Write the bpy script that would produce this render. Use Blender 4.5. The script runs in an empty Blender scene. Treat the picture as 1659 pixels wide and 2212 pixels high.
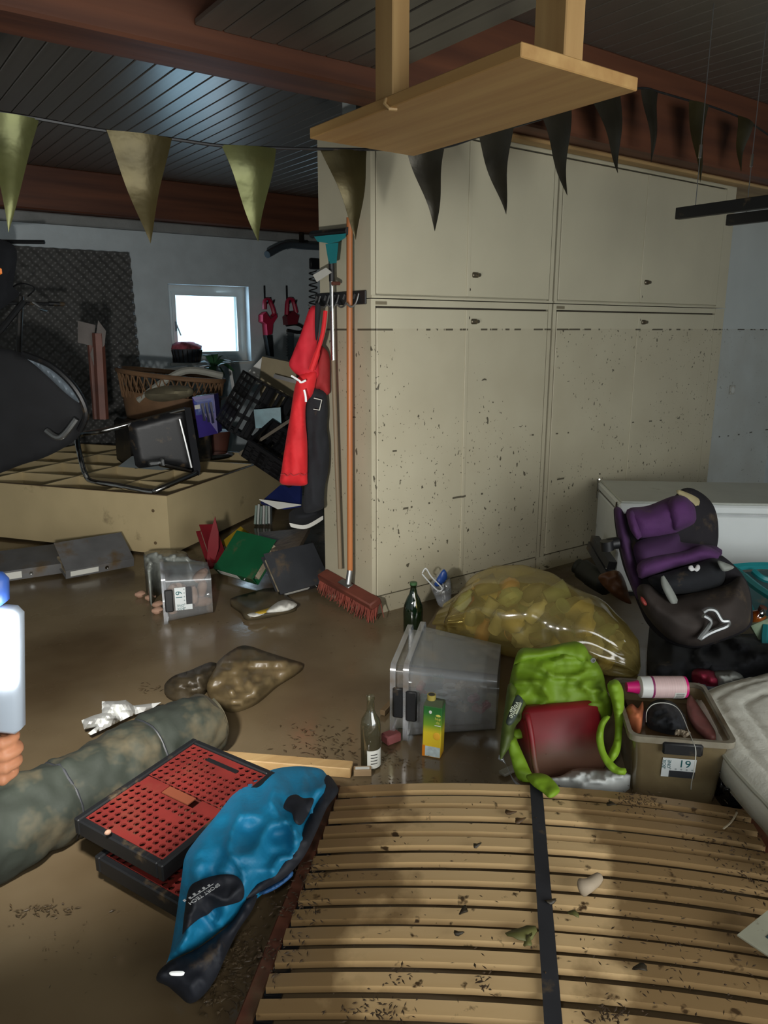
import bpy, bmesh, math, random
from mathutils import Vector as V, Matrix, noise, geometry
random.seed(7)
sc = bpy.context.scene
COL = sc.collection
# ------------------------------------------------------------------ camera
F_PX, PITCH, EYE, AZ = 1630.0, math.atan(394/1630.0), 1.6, math.radians(53.9)
FW = V((math.cos(AZ), math.sin(AZ), 0)); RT = V((math.sin(AZ), -math.cos(AZ), 0)); UP = V((0, 0, 1))
CP, SP = math.cos(PITCH), math.sin(PITCH)
CAM = V((0, 0, EYE))
cd = bpy.data.cameras.new('camera'); cam = bpy.data.objects.new('camera', cd); COL.objects.link(cam)
cd.sensor_fit = 'VERTICAL'; cd.sensor_height = 36; cd.lens = F_PX/2212*36; cd.clip_start = 0.05
zc = -(FW*CP - UP*SP); yc = FW*SP + UP*CP
cam.matrix_world = Matrix(((RT.x, yc.x, zc.x, 0), (RT.y, yc.y, zc.y, 0), (RT.z, yc.z, zc.z, EYE), (0, 0, 0, 1)))
sc.camera = cam
cy = sc.cycles; cy.max_bounces = 5; cy.diffuse_bounces = 2; cy.glossy_bounces = 2; cy.transmission_bounces = 4; cy.transparent_max_bounces = 12; cy.caustics_reflective = False; cy.caustics_refractive = False
# ------------------------------------------------------------------ world, light, exposure
w = bpy.data.worlds.new('overcast_sky'); sc.world = w; w.use_nodes = True
w.node_tree.nodes['Background'].inputs[0].default_value = (0.80, 0.92, 1.0, 1)
w.node_tree.nodes['Background'].inputs[1].default_value = 2.2
def area_light(name, loc, target, sx, sy, power, col):
    l = bpy.data.lights.new(name, 'AREA'); l.shape = 'RECTANGLE'; l.size = sx; l.size_y = sy; l.energy = power; l.color = col
    o = bpy.data.objects.new(name, l); COL.objects.link(o); o.location = loc
    o.rotation_euler = (V(target)-V(loc)).to_track_quat('-Z', 'Y').to_euler(); return o
area_light('garage_door_daylight', (1.9, -2.3, 1.45), (2.2, 3.0, 0.7), 3.6, 2.1, 82, (1.0, 0.96, 0.88))
area_light('window_daylight', (3.67, 8.55, 1.66), (3.3, 5.0, 1.5), 0.85, 0.75, 11, (0.62, 0.82, 1.0))
hl = bpy.data.lights.new('headlamp', 'SPOT'); hl.energy = 44; hl.spot_size = math.radians(110); hl.spot_blend = 1.0; hl.shadow_soft_size = .06; hl.color = (1, .96, .9)
ho = bpy.data.objects.new('headlamp', hl); COL.objects.link(ho); ho.location = CAM+V((-.10, .05, .16))-FW*.05; ho.rotation_euler = (FW-UP*.6).to_track_quat('-Z', 'Y').to_euler()
vs = sc.view_settings; vs.view_transform = 'Standard'; vs.look = 'None'; vs.exposure = 0.0; vs.gamma = 1.0; vs.use_curve_mapping = False
# ------------------------------------------------------------------ measuring helpers (a sight line cut with real planes)
def ray(x, y):
    u = (x-829.5)/F_PX; v = (y-1106)/F_PX
    return RT*u + FW*(CP-v*SP) + UP*(-SP-v*CP)
def fl(x, y, z=0.0): r = ray(x, y); return CAM + r*((z-EYE)/r.z)
def onY(x, y, Y): r = ray(x, y); return CAM + r*(Y/r.y)
def onX(x, y, X): r = ray(x, y); return CAM + r*(X/r.x)
def dep(x, y, d): r = ray(x, y); return CAM + r*(d/r.dot(FW))
# ------------------------------------------------------------------ materials
def lin(c):
    return tuple(((v/255)/12.92 if v/255 <= .04045 else ((v/255+.055)/1.055)**2.4) for v in c) + (1,)
MUD = (96, 80, 58)
def M(name, c, r=.6, me=0, var=.12, sc_=6, mud=0, msc=5, mudc=MUD, bump=0, bsc=40, coat=0, spec=.5, stretch=None, trans=0, emis=0, sheen=0):
    m = bpy.data.materials.new(name); m.use_nodes = True; nt = m.node_tree; N = nt.nodes; L = nt.links
    b = N['Principled BSDF']; b.inputs['Roughness'].default_value = r; b.inputs['Metallic'].default_value = me
    b.inputs['Specular IOR Level'].default_value = spec; b.inputs['Coat Weight'].default_value = coat; b.inputs['Sheen Weight'].default_value = sheen*.12
    b.inputs['Transmission Weight'].default_value = trans
    tc = N.new('ShaderNodeTexCoord'); mp = N.new('ShaderNodeMapping'); L.new(tc.outputs['Object'], mp.inputs[0])
    if stretch: mp.inputs['Scale'].default_value = stretch
    n1 = N.new('ShaderNodeTexNoise'); n1.inputs['Scale'].default_value = sc_; n1.inputs['Detail'].default_value = 4; L.new(mp.outputs[0], n1.inputs['Vector'])
    rp = N.new('ShaderNodeValToRGB'); e = rp.color_ramp.elements
    e[0].position = .3; e[1].position = .7
    a = lin(c); e[0].color = tuple(v*(1-var) for v in a[:3])+(1,); e[1].color = tuple(min(1, v*(1+var)) for v in a[:3])+(1,)
    L.new(n1.outputs[0], rp.inputs[0]); col = rp.outputs[0]
    if mud > 0:
        n2 = N.new('ShaderNodeTexNoise'); n2.inputs['Scale'].default_value = msc; n2.inputs['Detail'].default_value = 5; n2.inputs['Roughness'].default_value = .65
        L.new(tc.outputs['Object'], n2.inputs['Vector'])
        r2 = N.new('ShaderNodeValToRGB'); r2.color_ramp.elements[0].position = .68-.36*mud; r2.color_ramp.elements[1].position = .78-.36*mud+.06
        L.new(n2.outputs[0], r2.inputs[0])
        mx = N.new('ShaderNodeMix'); mx.data_type = 'RGBA'; L.new(r2.outputs[0], mx.inputs[0]); L.new(col, mx.inputs[6]); mx.inputs[7].default_value = lin(mudc)
        col = mx.outputs[2]
    L.new(col, b.inputs['Base Color'])
    if bump:
        n3 = N.new('ShaderNodeTexNoise'); n3.inputs['Scale'].default_value = bsc; n3.inputs['Detail'].default_value = 4; L.new(mp.outputs[0], n3.inputs['Vector'])
        bp = N.new('ShaderNodeBump'); bp.inputs['Strength'].default_value = bump; bp.inputs['Distance'].default_value = .01; L.new(n3.outputs[0], bp.inputs['Height']); L.new(bp.outputs[0], b.inputs['Normal'])
    if emis:
        b.inputs['Emission Color'].default_value = lin(c); b.inputs['Emission Strength'].default_value = emis
    return m
def wood(name, c1, c2, axis=0, r=.55, dens=9, mud=0, bump=.15):
    s = [dens*1.6]*3; s[axis] = dens*.09
    m = M(name, c1, r=r, var=0, sc_=1.0, mud=mud, msc=4, stretch=tuple(s), bump=bump, bsc=2)
    e = [n for n in m.node_tree.nodes if n.type == 'VALTORGB'][0].color_ramp.elements
    e[0].color = lin(c2); e[1].color = lin(c1); return m
def clear_mat(name, tint, alpha, gloss=.12, rough=.08, diffuse=(200, 200, 200), dirt=0, bump=0, bsc=(8, 8, 8)):
    """thin clear sheet: tinted pass-through, a milky diffuse share and a gloss"""
    m = bpy.data.materials.new(name); m.use_nodes = True; nt = m.node_tree; N = nt.nodes; L = nt.links
    N.remove(N['Principled BSDF']); out = N['Material Output']
    t = N.new('ShaderNodeBsdfTransparent'); t.inputs[0].default_value = lin(tint)
    p = N.new('ShaderNodeBsdfPrincipled'); p.inputs['Base Color'].default_value = lin(diffuse); p.inputs['Roughness'].default_value = rough; p.inputs['Specular IOR Level'].default_value = 1.0
    mx = N.new('ShaderNodeMixShader'); mx.inputs[0].default_value = alpha; L.new(t.outputs[0], mx.inputs[1]); L.new(p.outputs[0], mx.inputs[2])
    g = N.new('ShaderNodeBsdfGlossy'); g.inputs['Roughness'].default_value = rough
    m2 = N.new('ShaderNodeMixShader'); m2.inputs[0].default_value = gloss; L.new(mx.outputs[0], m2.inputs[1]); L.new(g.outputs[0], m2.inputs[2])
    L.new(m2.outputs[0], out.inputs[0])
    if bump:
        tc = N.new('ShaderNodeTexCoord'); mp = N.new('ShaderNodeMapping'); mp.inputs['Scale'].default_value = bsc; L.new(tc.outputs['Object'], mp.inputs[0]); n = N.new('ShaderNodeTexNoise'); n.inputs['Scale'].default_value = 1.0; n.inputs['Detail'].default_value = 3; n.noise_type = 'RIDGED_MULTIFRACTAL'; L.new(mp.outputs[0], n.inputs['Vector'])
        bp_ = N.new('ShaderNodeBump'); bp_.inputs['Strength'].default_value = bump; bp_.inputs['Distance'].default_value = .02; L.new(n.outputs[0], bp_.inputs['Height']); L.new(bp_.outputs[0], g.inputs['Normal']); L.new(bp_.outputs[0], p.inputs['Normal'])
    if dirt:
        tc = N.new('ShaderNodeTexCoord'); n = N.new('ShaderNodeTexNoise'); n.inputs['Scale'].default_value = 7; n.inputs['Detail'].default_value = 8; L.new(tc.outputs['Object'], n.inputs['Vector'])
        r = N.new('ShaderNodeValToRGB'); r.color_ramp.elements[0].position = .55-.25*dirt; r.color_ramp.elements[0].color = (alpha,)*3+(1,); r.color_ramp.elements[1].position = .75-.2*dirt; r.color_ramp.elements[1].color = (min(1, alpha+.6),)*3+(1,)
        L.new(n.outputs[0], r.inputs[0]); L.new(r.outputs[0], mx.inputs[0])
        r2 = N.new('ShaderNodeValToRGB'); r2.color_ramp.elements[0].position = .5-.25*dirt; r2.color_ramp.elements[0].color = lin(diffuse); r2.color_ramp.elements[1].position = .75-.2*dirt; r2.color_ramp.elements[1].color = lin(MUD)
        L.new(n.outputs[0], r2.inputs[0]); L.new(r2.outputs[0], p.inputs['Base Color'])
    return m
def flood_mat(name, c, r=.5, line=1.605, amount=1.0):
    """painted surface with a tide line at flood height, bits of plant litter stuck on below it"""
    m = M(name, c, r=r, var=.05, sc_=2.5); nt = m.node_tree; N = nt.nodes; L = nt.links; b = N['Principled BSDF']
    base = b.inputs['Base Color'].links[0].from_socket
    g = N.new('ShaderNodeNewGeometry'); sp = N.new('ShaderNodeSeparateXYZ'); L.new(g.outputs['Position'], sp.inputs[0])
    def math_(op, a, bb=None, cc=None):
        n = N.new('ShaderNodeMath'); n.operation = op
        for i, v in enumerate((a, bb, cc)):
            if v is None: continue
            if isinstance(v, (int, float)): n.inputs[i].default_value = v
            else: L.new(v, n.inputs[i])
        return n.outputs[0]
    def nz(scale, vec=(1, 1, 1), det=3, off=(0, 0, 0), warp=None):
        mp = N.new('ShaderNodeMapping'); mp.inputs['Scale'].default_value = vec; mp.inputs['Location'].default_value = off
        L.new(warp if warp else g.outputs['Position'], mp.inputs[0])
        n = N.new('ShaderNodeTexNoise'); n.inputs['Scale'].default_value = scale; n.inputs['Detail'].default_value = det; L.new(mp.outputs[0], n.inputs['Vector']); return n
    below = math_('LESS_THAN', sp.outputs[2], line)
    # elongated flecks
    fl1 = math_('GREATER_THAN', nz(30, (1, 1, .55), 2).outputs[0], .715)
    fl2 = math_('GREATER_THAN', nz(17, (.5, .5, 1.5), 3, (3, 1, 5)).outputs[0], .715)
    fl4 = math_('GREATER_THAN', nz(60, (1, 1, .8), 2, (8, 2, 5)).outputs[0], .70)
    den = nz(1.6, (1, 1, 1), 2, (1, 7, 2)); patch = math_('GREATER_THAN', den.outputs[0], .44)
    fl3 = math_('MULTIPLY', math_('ADD', math_('ADD', fl1, fl2), fl4), patch)
    # tide lines
    def tide(z, wdt, th, k):
        d = math_('ABSOLUTE', math_('SUBTRACT', math_('ADD', sp.outputs[2], math_('MULTIPLY', math_('SUBTRACT', nz(1.3, (1, 1, 0), 0, (k, 0, 0)).outputs[0], .5), .06 if k else .004)), z))
        return math_('MULTIPLY', math_('LESS_THAN', d, wdt), math_('GREATER_THAN', nz(14, (1, 1, .2), 3, (k, k, 0)).outputs[0], th))
    tl = math_('ADD', tide(line-.004, .005, .515, 0), math_('ADD', tide(.62, .006, .60, 3), tide(.95, .005, .63, 9)))
    dirt = math_('MINIMUM', math_('ADD', math_('MULTIPLY', math_('MULTIPLY', fl3, below), amount), tl), 1)
    # a film of dried silt low down
    film = math_('MULTIPLY', math_('MULTIPLY', below, math_('MULTIPLY', nz(3, (1, 1, 1), 3, (5, 5, 1)).outputs[0], .42)), 1)
    mx0 = N.new('ShaderNodeMix'); mx0.data_type = 'RGBA'; L.new(film, mx0.inputs[0]); L.new(base, mx0.inputs[6]); mx0.inputs[7].default_value = lin((150, 136, 108))
    mx = N.new('ShaderNodeMix'); mx.data_type = 'RGBA'; L.new(math_('MULTIPLY', dirt, .88), mx.inputs[0]); L.new(mx0.outputs[2], mx.inputs[6]); mx.inputs[7].default_value = lin((62, 56, 42))
    L.new(mx.outputs[2], b.inputs['Base Color']); return m
# ------------------------------------------------------------------ mesh helpers
MW = {}
class MB:
    def __init__(s): s.v = []; s.f = []
    def add(s, vs, fs, T=None):
        k = len(s.v); s.v += [(T @ V(p)) if T else V(p) for p in vs]; s.f += [[i+k for i in f] for f in fs]; return s
    def box(s, c, size, T=None, bev=0, seg=1):
        bm = bmesh.new(); bmesh.ops.create_cube(bm, size=1)
        for v_ in bm.verts: v_.co = V((v_.co.x*size[0]+c[0], v_.co.y*size[1]+c[1], v_.co.z*size[2]+c[2]))
        if bev: bmesh.ops.bevel(bm, geom=bm.edges[:], offset=bev, segments=seg, profile=.6, affect='EDGES')
        bm.verts.index_update(); s.add([v_.co.copy() for v_ in bm.verts], [[v_.index for v_ in f.verts] for f in bm.faces], T); bm.free(); return s
    def bb(s, lo, hi, T=None, bev=0): return s.box([(a+b)/2 for a, b in zip(lo, hi)], [abs(b-a) for a, b in zip(lo, hi)], T, bev)
    def tube(s, pts, r, n=8, closed=False, T=None, caps=True):
        pts = [V(p) for p in pts]; m = len(pts); R = r if isinstance(r, (list, tuple)) else [r]*m
        tg = [(pts[(i+1) % m] if (closed or i < m-1) else pts[i]) - (pts[i-1] if (closed or i > 0) else pts[i]) for i in range(m)]
        tg = [t.normalized() if t.length > 1e-9 else V((0, 0, 1)) for t in tg]
        nrm = tg[0].orthogonal().normalized(); vs = []
        for i in range(m):
            nrm = (nrm - tg[i]*nrm.dot(tg[i])); nrm = nrm.normalized() if nrm.length > 1e-6 else tg[i].orthogonal().normalized(); bn = tg[i].cross(nrm)
            for j in range(n):
                a = 2*math.pi*j/n; vs.append(pts[i] + (nrm*math.cos(a)+bn*math.sin(a))*R[i])
        fs = []
        for i in range(m if closed else m-1):
            for j in range(n): fs.append([i*n+j, i*n+(j+1) % n, ((i+1) % m)*n+(j+1) % n, ((i+1) % m)*n+j])
        if caps and not closed: fs += [list(range(n))[::-1], [(m-1)*n+j for j in range(n)]]
        return s.add(vs, fs, T)
    def cyl(s, a, b, r0, r1=None, n=14, T=None): return s.tube([a, b], [r0, r0 if r1 is None else r1], n, False, T)
    def lathe(s, prof, n=20, T=None, cap0=True, cap1=True):
        vs = [(r*math.cos(2*math.pi*j/n), r*math.sin(2*math.pi*j/n), z) for r, z in prof for j in range(n)]
        fs = [[i*n+j, i*n+(j+1) % n, (i+1)*n+(j+1) % n, (i+1)*n+j] for i in range(len(prof)-1) for j in range(n)]
        if cap0: fs.append(list(range(n))[::-1])
        if cap1: fs.append([(len(prof)-1)*n+j for j in range(n)])
        return s.add(vs, fs, T)
    def grid(s, fn, nu, nv, cu=False, T=None):
        vs = [fn(i/(nu if cu else nu-1), j/(nv-1)) for j in range(nv) for i in range(nu)]
        fs = [[j*nu+i, j*nu+(i+1) % nu, (j+1)*nu+(i+1) % nu, (j+1)*nu+i] for j in range(nv-1) for i in range(nu if cu else nu-1)]
        return s.add(vs, fs, T)
    def prism(s, poly, z0, z1, T=None):
        n = len(poly)
        return s.add([(p[0], p[1], z0) for p in poly]+[(p[0], p[1], z1) for p in poly], [list(range(n))[::-1], [n+i for i in range(n)]]+[[i, (i+1) % n, n+(i+1) % n, n+i] for i in range(n)], T)
    def ell(s, c, r, n=12, m=8, T=None, fn=None):
        c = V(c); vs = []; 
        for j in range(m+1):
            th = math.pi*j/m
            for i in range(n):
                a = 2*math.pi*i/n; d = V((math.sin(th)*math.cos(a), math.sin(th)*math.sin(a), math.cos(th)))
                k = fn(d) if fn else 1; vs.append(c+V((d.x*r[0], d.y*r[1], d.z*r[2]))*k)
        return s.add(vs, [[j*n+i, (j+1)*n+i, (j+1)*n+(i+1) % n, j*n+(i+1) % n] for j in range(m) for i in range(n)], T)
    def pxsheet(s, outline, top, bot, sp=10, rnd=True, seed=0):
        """fill an outline with a fine triangle net; top()/bot() give the two skins in the place"""
        P = [V(p) for p in outline]; n = len(P); out = []
        for i in range(n):
            p0, p1, p2, p3 = P[i-1], P[i], P[(i+1) % n], P[(i+2) % n]; k = max(1, round((p2-p1).length/sp))
            for j in range(k):
                t = j/k
                q = .5*((2*p1)+(p2-p0)*t+(2*p0-5*p1+4*p2-p3)*t*t+(3*p1-p0-3*p2+p3)*t**3) if rnd else p1.lerp(p2, t)
                out.append(q)
        nb = len(out)
        def dist(p):
            b = 1e9
            for i in range(nb):
                a, c = out[i], out[(i+1) % nb]; d = c-a; L2 = d.length_squared
                t = 0 if L2 == 0 else max(0, min(1, (p-a).dot(d)/L2)); e = (p-(a+d*t)).length_squared
                if e < b: b = e
            return math.sqrt(b)
        def inside(p):
            c = False; j = nb-1
            for i in range(nb):
                a, b = out[i], out[j]
                if (a.y > p.y) != (b.y > p.y) and p.x < (b.x-a.x)*(p.y-a.y)/(b.y-a.y)+a.x: c = not c
                j = i
            return c
        x0, x1 = min(p.x for p in out), max(p.x for p in out); y0, y1 = min(p.y for p in out), max(p.y for p in out)
        pts = list(out); ds = [0.0]*nb; y = y0+sp*.5; row = 0
        while y < y1:
            x = x0+sp*(.5 if row % 2 else 1.0)
            while x < x1:
                p = V((x, y))
                if inside(p):
                    d = dist(p)
                    if d > sp*.55: pts.append(p); ds.append(d)
                x += sp
            y += sp*.87; row += 1
        r = geometry.delaunay_2d_cdt(pts, [(i, (i+1) % nb) for i in range(nb)], [], 1, 1e-5)
        vo, fo, orig = r[0], r[2], r[3]
        dd = [ds[o[0]] if o else 0 for o in orig]; m = len(vo)
        T = [top(p.x, p.y, d) for p, d in zip(vo, dd)]; B = [bot(p.x, p.y, d) for p, d in zip(vo, dd)]
        fs = [list(f) for f in fo] + [[m+i for i in f[::-1]] for f in fo]
        ec = {}
        for f in fo:
            for i in range(len(f)):
                e = (f[i], f[(i+1) % len(f)]); ec[e] = 1
        for (a, b) in list(ec):
            if (b, a) not in ec: fs.append([b, a, m+a, m+b])
        return s.add(T+B, fs)
    def build(s, name, mat, parent=None, world=False, smooth=40, sub=0, mods=None):
        vs = s.v; loc = None
        if parent is not None:
            if world:
                I = MW[parent.name].inverted(); vs = [I @ p for p in vs]
        else:
            xs = [p.x for p in vs]; ys = [p.y for p in vs]; zs = [p.z for p in vs]
            loc = V(((min(xs)+max(xs))/2, (min(ys)+max(ys))/2, min(zs))); vs = [p-loc for p in vs]
        me = bpy.data.meshes.new(name); me.from_pydata([tuple(p) for p in vs], [], s.f)
        bm = bmesh.new(); bm.from_mesh(me); bmesh.ops.recalc_face_normals(bm, faces=bm.faces[:]); bm.to_mesh(me); bm.free()
        if smooth:
            for p in me.polygons: p.use_smooth = True
            if smooth < 180: me.set_sharp_from_angle(angle=math.radians(smooth))
        me.materials.append(mat)
        o = bpy.data.objects.new(name, me); COL.objects.link(o)
        if parent is not None:
            o.parent = parent; MW[o.name] = MW[parent.name]
        else:
            o.location = loc; MW[o.name] = Matrix.Translation(loc)
        if sub:
            md = o.modifiers.new('subdivision', 'SUBSURF'); md.levels = sub; md.render_levels = sub
        return o
def tag(o, label, cat=None, group=None, kind=None):
    o['label'] = label
    if cat: o['category'] = cat
    if group: o['group'] = group
    if kind: o['kind'] = kind
    return o
def struct(o, label=None):
    o['kind'] = 'structure'
    if label: o['label'] = label
    return o
def thing(name, label, cat, T=None, group=None):
    o = bpy.data.objects.new(name, None); COL.objects.link(o); o.empty_display_size = .1
    T = T if T is not None else Matrix(); 
    if isinstance(T, V): T = Matrix.Translation(T)
    o.location = T.to_translation(); o.rotation_euler = T.to_euler(); MW[o.name] = Matrix.LocRotScale(o.location, o.rotation_euler, None)
    return tag(o, label, cat, group)
def frame3(o, pu, pv):
    o, pu, pv = V(o), V(pu), V(pv); u = (pu-o).normalized(); n = u.cross(pv-o).normalized(); v_ = n.cross(u)
    return Matrix(((u.x, v_.x, n.x, o.x), (u.y, v_.y, n.y, o.y), (u.z, v_.z, n.z, o.z), (0, 0, 0, 1)))
def rz(loc, deg): return Matrix.Translation(V(loc)) @ Matrix.Rotation(math.radians(deg), 4, 'Z')
def lettering(txt, size, T, mat, parent, name='lettering', ext=.0004, align='CENTER'):
    c = bpy.data.curves.new('lettering_curve', 'FONT'); c.body = txt; c.size = size; c.align_x = align; c.align_y = 'CENTER'; c.extrude = ext; c.resolution_u = 3
    t = bpy.data.objects.new('lettering_tmp', c); me = bpy.data.meshes.new_from_object(t); bpy.data.objects.remove(t); bpy.data.curves.remove(c)
    me.transform(T); me.materials.clear(); me.materials.append(mat); o = bpy.data.objects.new(name, me); COL.objects.link(o)
    o.parent = parent; MW[o.name] = MW[parent.name]; return o
def nz(x, y, s, seed=0): return noise.noise(V((x/s, y/s, seed*7.31)))
def wr(x, y, s, seed=0): return nz(x, y, s, seed)+.5*nz(x, y, s*.45, seed+3)+.25*nz(x, y, s*.2, seed+5)
def G(z): return (lambda x, y, o=0: fl(x, y, (z(x, y) if callable(z) else z)+o))
def D(d): return (lambda x, y, o=0: dep(x, y, (d(x, y) if callable(d) else d)-o))
def ramp(pts):
    def f(t):
        if t <= pts[0][0]: return pts[0][1]
        for (a, va), (b, vb) in zip(pts, pts[1:]):
            if t <= b: return va+(vb-va)*(t-a)/(b-a)
        return pts[-1][1]
    return f
def crom(pts, k=6, closed=False):
    P = [V(p) for p in pts]; n = len(P); out = []
    for i in range(n if closed else n-1):
        g = (lambda j: P[j % n]) if closed else (lambda j: P[max(0, min(n-1, j))])
        p0, p1, p2, p3 = g(i-1), g(i), g(i+1), g(i+2)
        for j in range(k):
            t = j/k; out.append(.5*((2*p1)+(p2-p0)*t+(2*p0-5*p1+4*p2-p3)*t*t+(3*p1-p0-3*p2+p3)*t**3))
    if not closed: out.append(P[-1])
    return out
# ------------------------------------------------------------------ shared materials
m_beige = flood_mat('cabinet_beige', (192, 186, 162), .45)
m_plaster = flood_mat('plaster_white', (205, 212, 210), .85, amount=.45)
m_plain_plaster = M('plaster_back', (196, 206, 210), .9, var=.06, bump=.2, bsc=60)
m_beam = wood('beam_red_brown', (114, 68, 44), (74, 42, 29), 0, .6, 7)
m_raw = wood('raw_spruce', (206, 166, 106), (178, 134, 80), 1, .6, 8)
m_rawz = wood('raw_spruce_post', (206, 168, 112), (176, 136, 84), 2, .6, 8)
m_rawx = wood('raw_spruce_x', (196, 164, 114), (168, 132, 86), 0, .6, 8)
m_ceil = M('ceiling_board_grey', (104, 98, 90), .32, var=.12, sc_=3, stretch=(8, .3, 8))
m_black = M('black_plastic', (26, 27, 29), .45, var=.2, mud=.25, msc=9)
m_blackc = M('black_cloth', (24, 26, 31), .9, var=.25, mud=.2, msc=6, sheen=.2)
m_chrome = M('chrome', (200, 200, 198), .16, 1, var=.08)
m_steel = M('galvanised_steel', (150, 152, 152), .4, .9, var=.15)
m_white = M('white_plastic', (214, 216, 212), .4, var=.04)
m_paper = M('paper_white', (206, 206, 198), .85, var=.06)
m_mudpaper = M('muddy_paper', (168, 156, 132), .8, var=.15, mud=.55, msc=8)
m_card = M('cardboard', (150, 126, 94), .85, var=.1)
m_brown = M('brown_leather', (98, 62, 36), .55, var=.2, mud=.2)
m_dark = M('dark_wet', (34, 32, 30), .35, var=.3, mud=.35, msc=6)
m_teal = M('turquoise_plastic', (34, 132, 138), .4, var=.1, mud=.25)
m_rust = M('rust_brown', (96, 56, 44), .6, var=.25)
m_green = M('binder_green', (18, 82, 50), .45, var=.12, mud=.15)
m_redb = M('binder_red', (112, 22, 30), .45, var=.12, mud=.12)
m_yel = M('binder_yellow', (176, 146, 40), .5, var=.12, mud=.2)
m_dkb = M('binder_charcoal', (48, 50, 54), .5, var=.2, mud=.3)
m_gryb = M('binder_grey', (96, 96, 96), .5, var=.2, mud=.35)
m_leaf = M('wet_leaf', (70, 72, 44), .5, var=.3)
# ------------------------------------------------------------------ the shell of the garage
def floor_mat():
    m = M('muddy_water', (88, 73, 51), .12, var=.0, sc_=1.1, spec=.5)
    nt = m.node_tree; N = nt.nodes; L = nt.links; b = N['Principled BSDF']
    rp = [n for n in N if n.type == 'VALTORGB'][0]; e = rp.color_ramp.elements
    e[0].color = lin((88, 73, 52)); e[1].color = lin((122, 107, 82)); e[0].position = .35; e[1].position = .68
    tc = [n for n in N if n.type == 'TEX_COORD'][0]
    n2 = N.new('ShaderNodeTexNoise'); n2.inputs['Scale'].default_value = 1.7; n2.inputs['Detail'].default_value = 7; L.new(tc.outputs['Object'], n2.inputs['Vector'])
    r2 = N.new('ShaderNodeValToRGB'); r2.color_ramp.elements[0].position = .42; r2.color_ramp.elements[0].color = (.13,)*3+(1,); r2.color_ramp.elements[1].position = .66; r2.color_ramp.elements[1].color = (.5,)*3+(1,)
    L.new(n2.outputs[0], r2.inputs[0]); L.new(r2.outputs[0], b.inputs['Roughness'])
    n3 = N.new('ShaderNodeTexNoise'); n3.inputs['Scale'].default_value = 26; n3.inputs['Detail'].default_value = 6; L.new(tc.outputs['Object'], n3.inputs['Vector'])
    bp = N.new('ShaderNodeBump'); bp.inputs['Strength'].default_value = .10; bp.inputs['Distance'].default_value = .004; L.new(n3.outputs[0], bp.inputs['Height']); L.new(bp.outputs[0], b.inputs['Normal'])
    return m
m_floor = floor_mat()
XL, XR, YF, YB, ZC = -1.3, 7.6, -2.6, 8.4, 3.14
struct(MB().bb((XL-.2, YF-.2, -.12), (XR+.2, YB+.2, 0)).build('floor', m_floor, smooth=0), 'garage floor under a film of muddy flood water')
c_o = struct(MB().bb((XL-.2, YF-.2, ZC), (XR+.2, YB+.2, ZC+.12)).build('ceiling', M('ceiling_backing', (60, 56, 52), .8), smooth=0), 'low ceiling of grey grooved boards')
b0 = None; i = 0; x = XL
while x < XR:
    if b0 is None: b0 = MB().box((0, 0, -.012), (.112, YB-YF-.02, .022), None, .004).build('plank', m_ceil, c_o, smooth=0); o = b0
    else: o = b0.copy(); COL.objects.link(o)
    o.location = V((x+.06, (YF+YB)/2, ZC))-c_o.location; x += .12
# window wall with a hole
WX0, WX1, WZ0, WZ1 = 3.18, 4.155, 1.235, 2.09
mb = MB().bb((XL, YB, 0), (WX0, YB+.3, ZC)).bb((WX1, YB, 0), (XR, YB+.3, ZC)).bb((WX0, YB, 0), (WX1, YB+.3, WZ0)).bb((WX0, YB, WZ1), (WX1, YB+.3, ZC))
struct(mb.build('wall_back', m_plain_plaster, smooth=0), 'white plastered wall with small window')
struct(MB().bb((2.6, 3.83, 0), (XR, 3.97, ZC)).build('wall_right', m_plaster, smooth=0), 'white plastered partition wall beside and behind the cupboards')
struct(MB().bb((XL-.2, YF, 0), (XL, YB, ZC)).build('wall_left', m_plain_plaster, smooth=0))
struct(MB().bb((XR, YF, 0), (XR+.2, YB, ZC)).build('wall_side', m_plain_plaster, smooth=0))
struct(MB().bb((XL, YF-.2, 0), (-.4, YF, ZC)).bb((3.6, YF-.2, 0), (XR, YF, ZC)).bb((-.4, YF-.2, 2.45), (3.6, YF, ZC)).build('wall_front', m_plain_plaster, smooth=0))
# window
wt = thing('window_1', 'small bright square window in white frame', None, V((WX0, YB, WZ0))); wt['kind'] = 'structure'; del wt['label']; wt['label'] = 'small bright square window in white frame'
ww, wh = WX1-WX0, WZ1-WZ0
MB().bb((0, .12, 0), (.07, .19, wh)).bb((ww-.07, .12, 0), (ww, .19, wh)).bb((.07, .12, 0), (ww-.07, .19, .07)).bb((.07, .12, wh-.07), (ww-.07, .19, wh)).build('window_frame', m_white, wt, smooth=0)
MB().bb((.07, .10, .07), (.115, .17, wh-.07)).bb((ww-.115, .10, .07), (ww-.07, .17, wh-.07)).bb((.115, .10, .07), (ww-.115, .17, .115)).bb((.115, .10, wh-.115), (ww-.115, .17, wh-.07)).build('sash', m_white, wt, smooth=0)
MB().bb((.11, .13, .11), (ww-.11, .138, wh-.11)).build('glass_pane', clear_mat('window_glass', (235, 250, 255), .02, .04, .02), wt, smooth=0)
MB().bb((-.03, -.03, -.03), (ww+.03, .12, 0)).build('window_sill', m_white, wt, smooth=0)
MB().box((.10, .09, .40), (.02, .03, .11), None, .005).cyl((.10, .07, .42), (.135, .05, .30), .008).build('window_handle', m_steel, wt)
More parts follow.
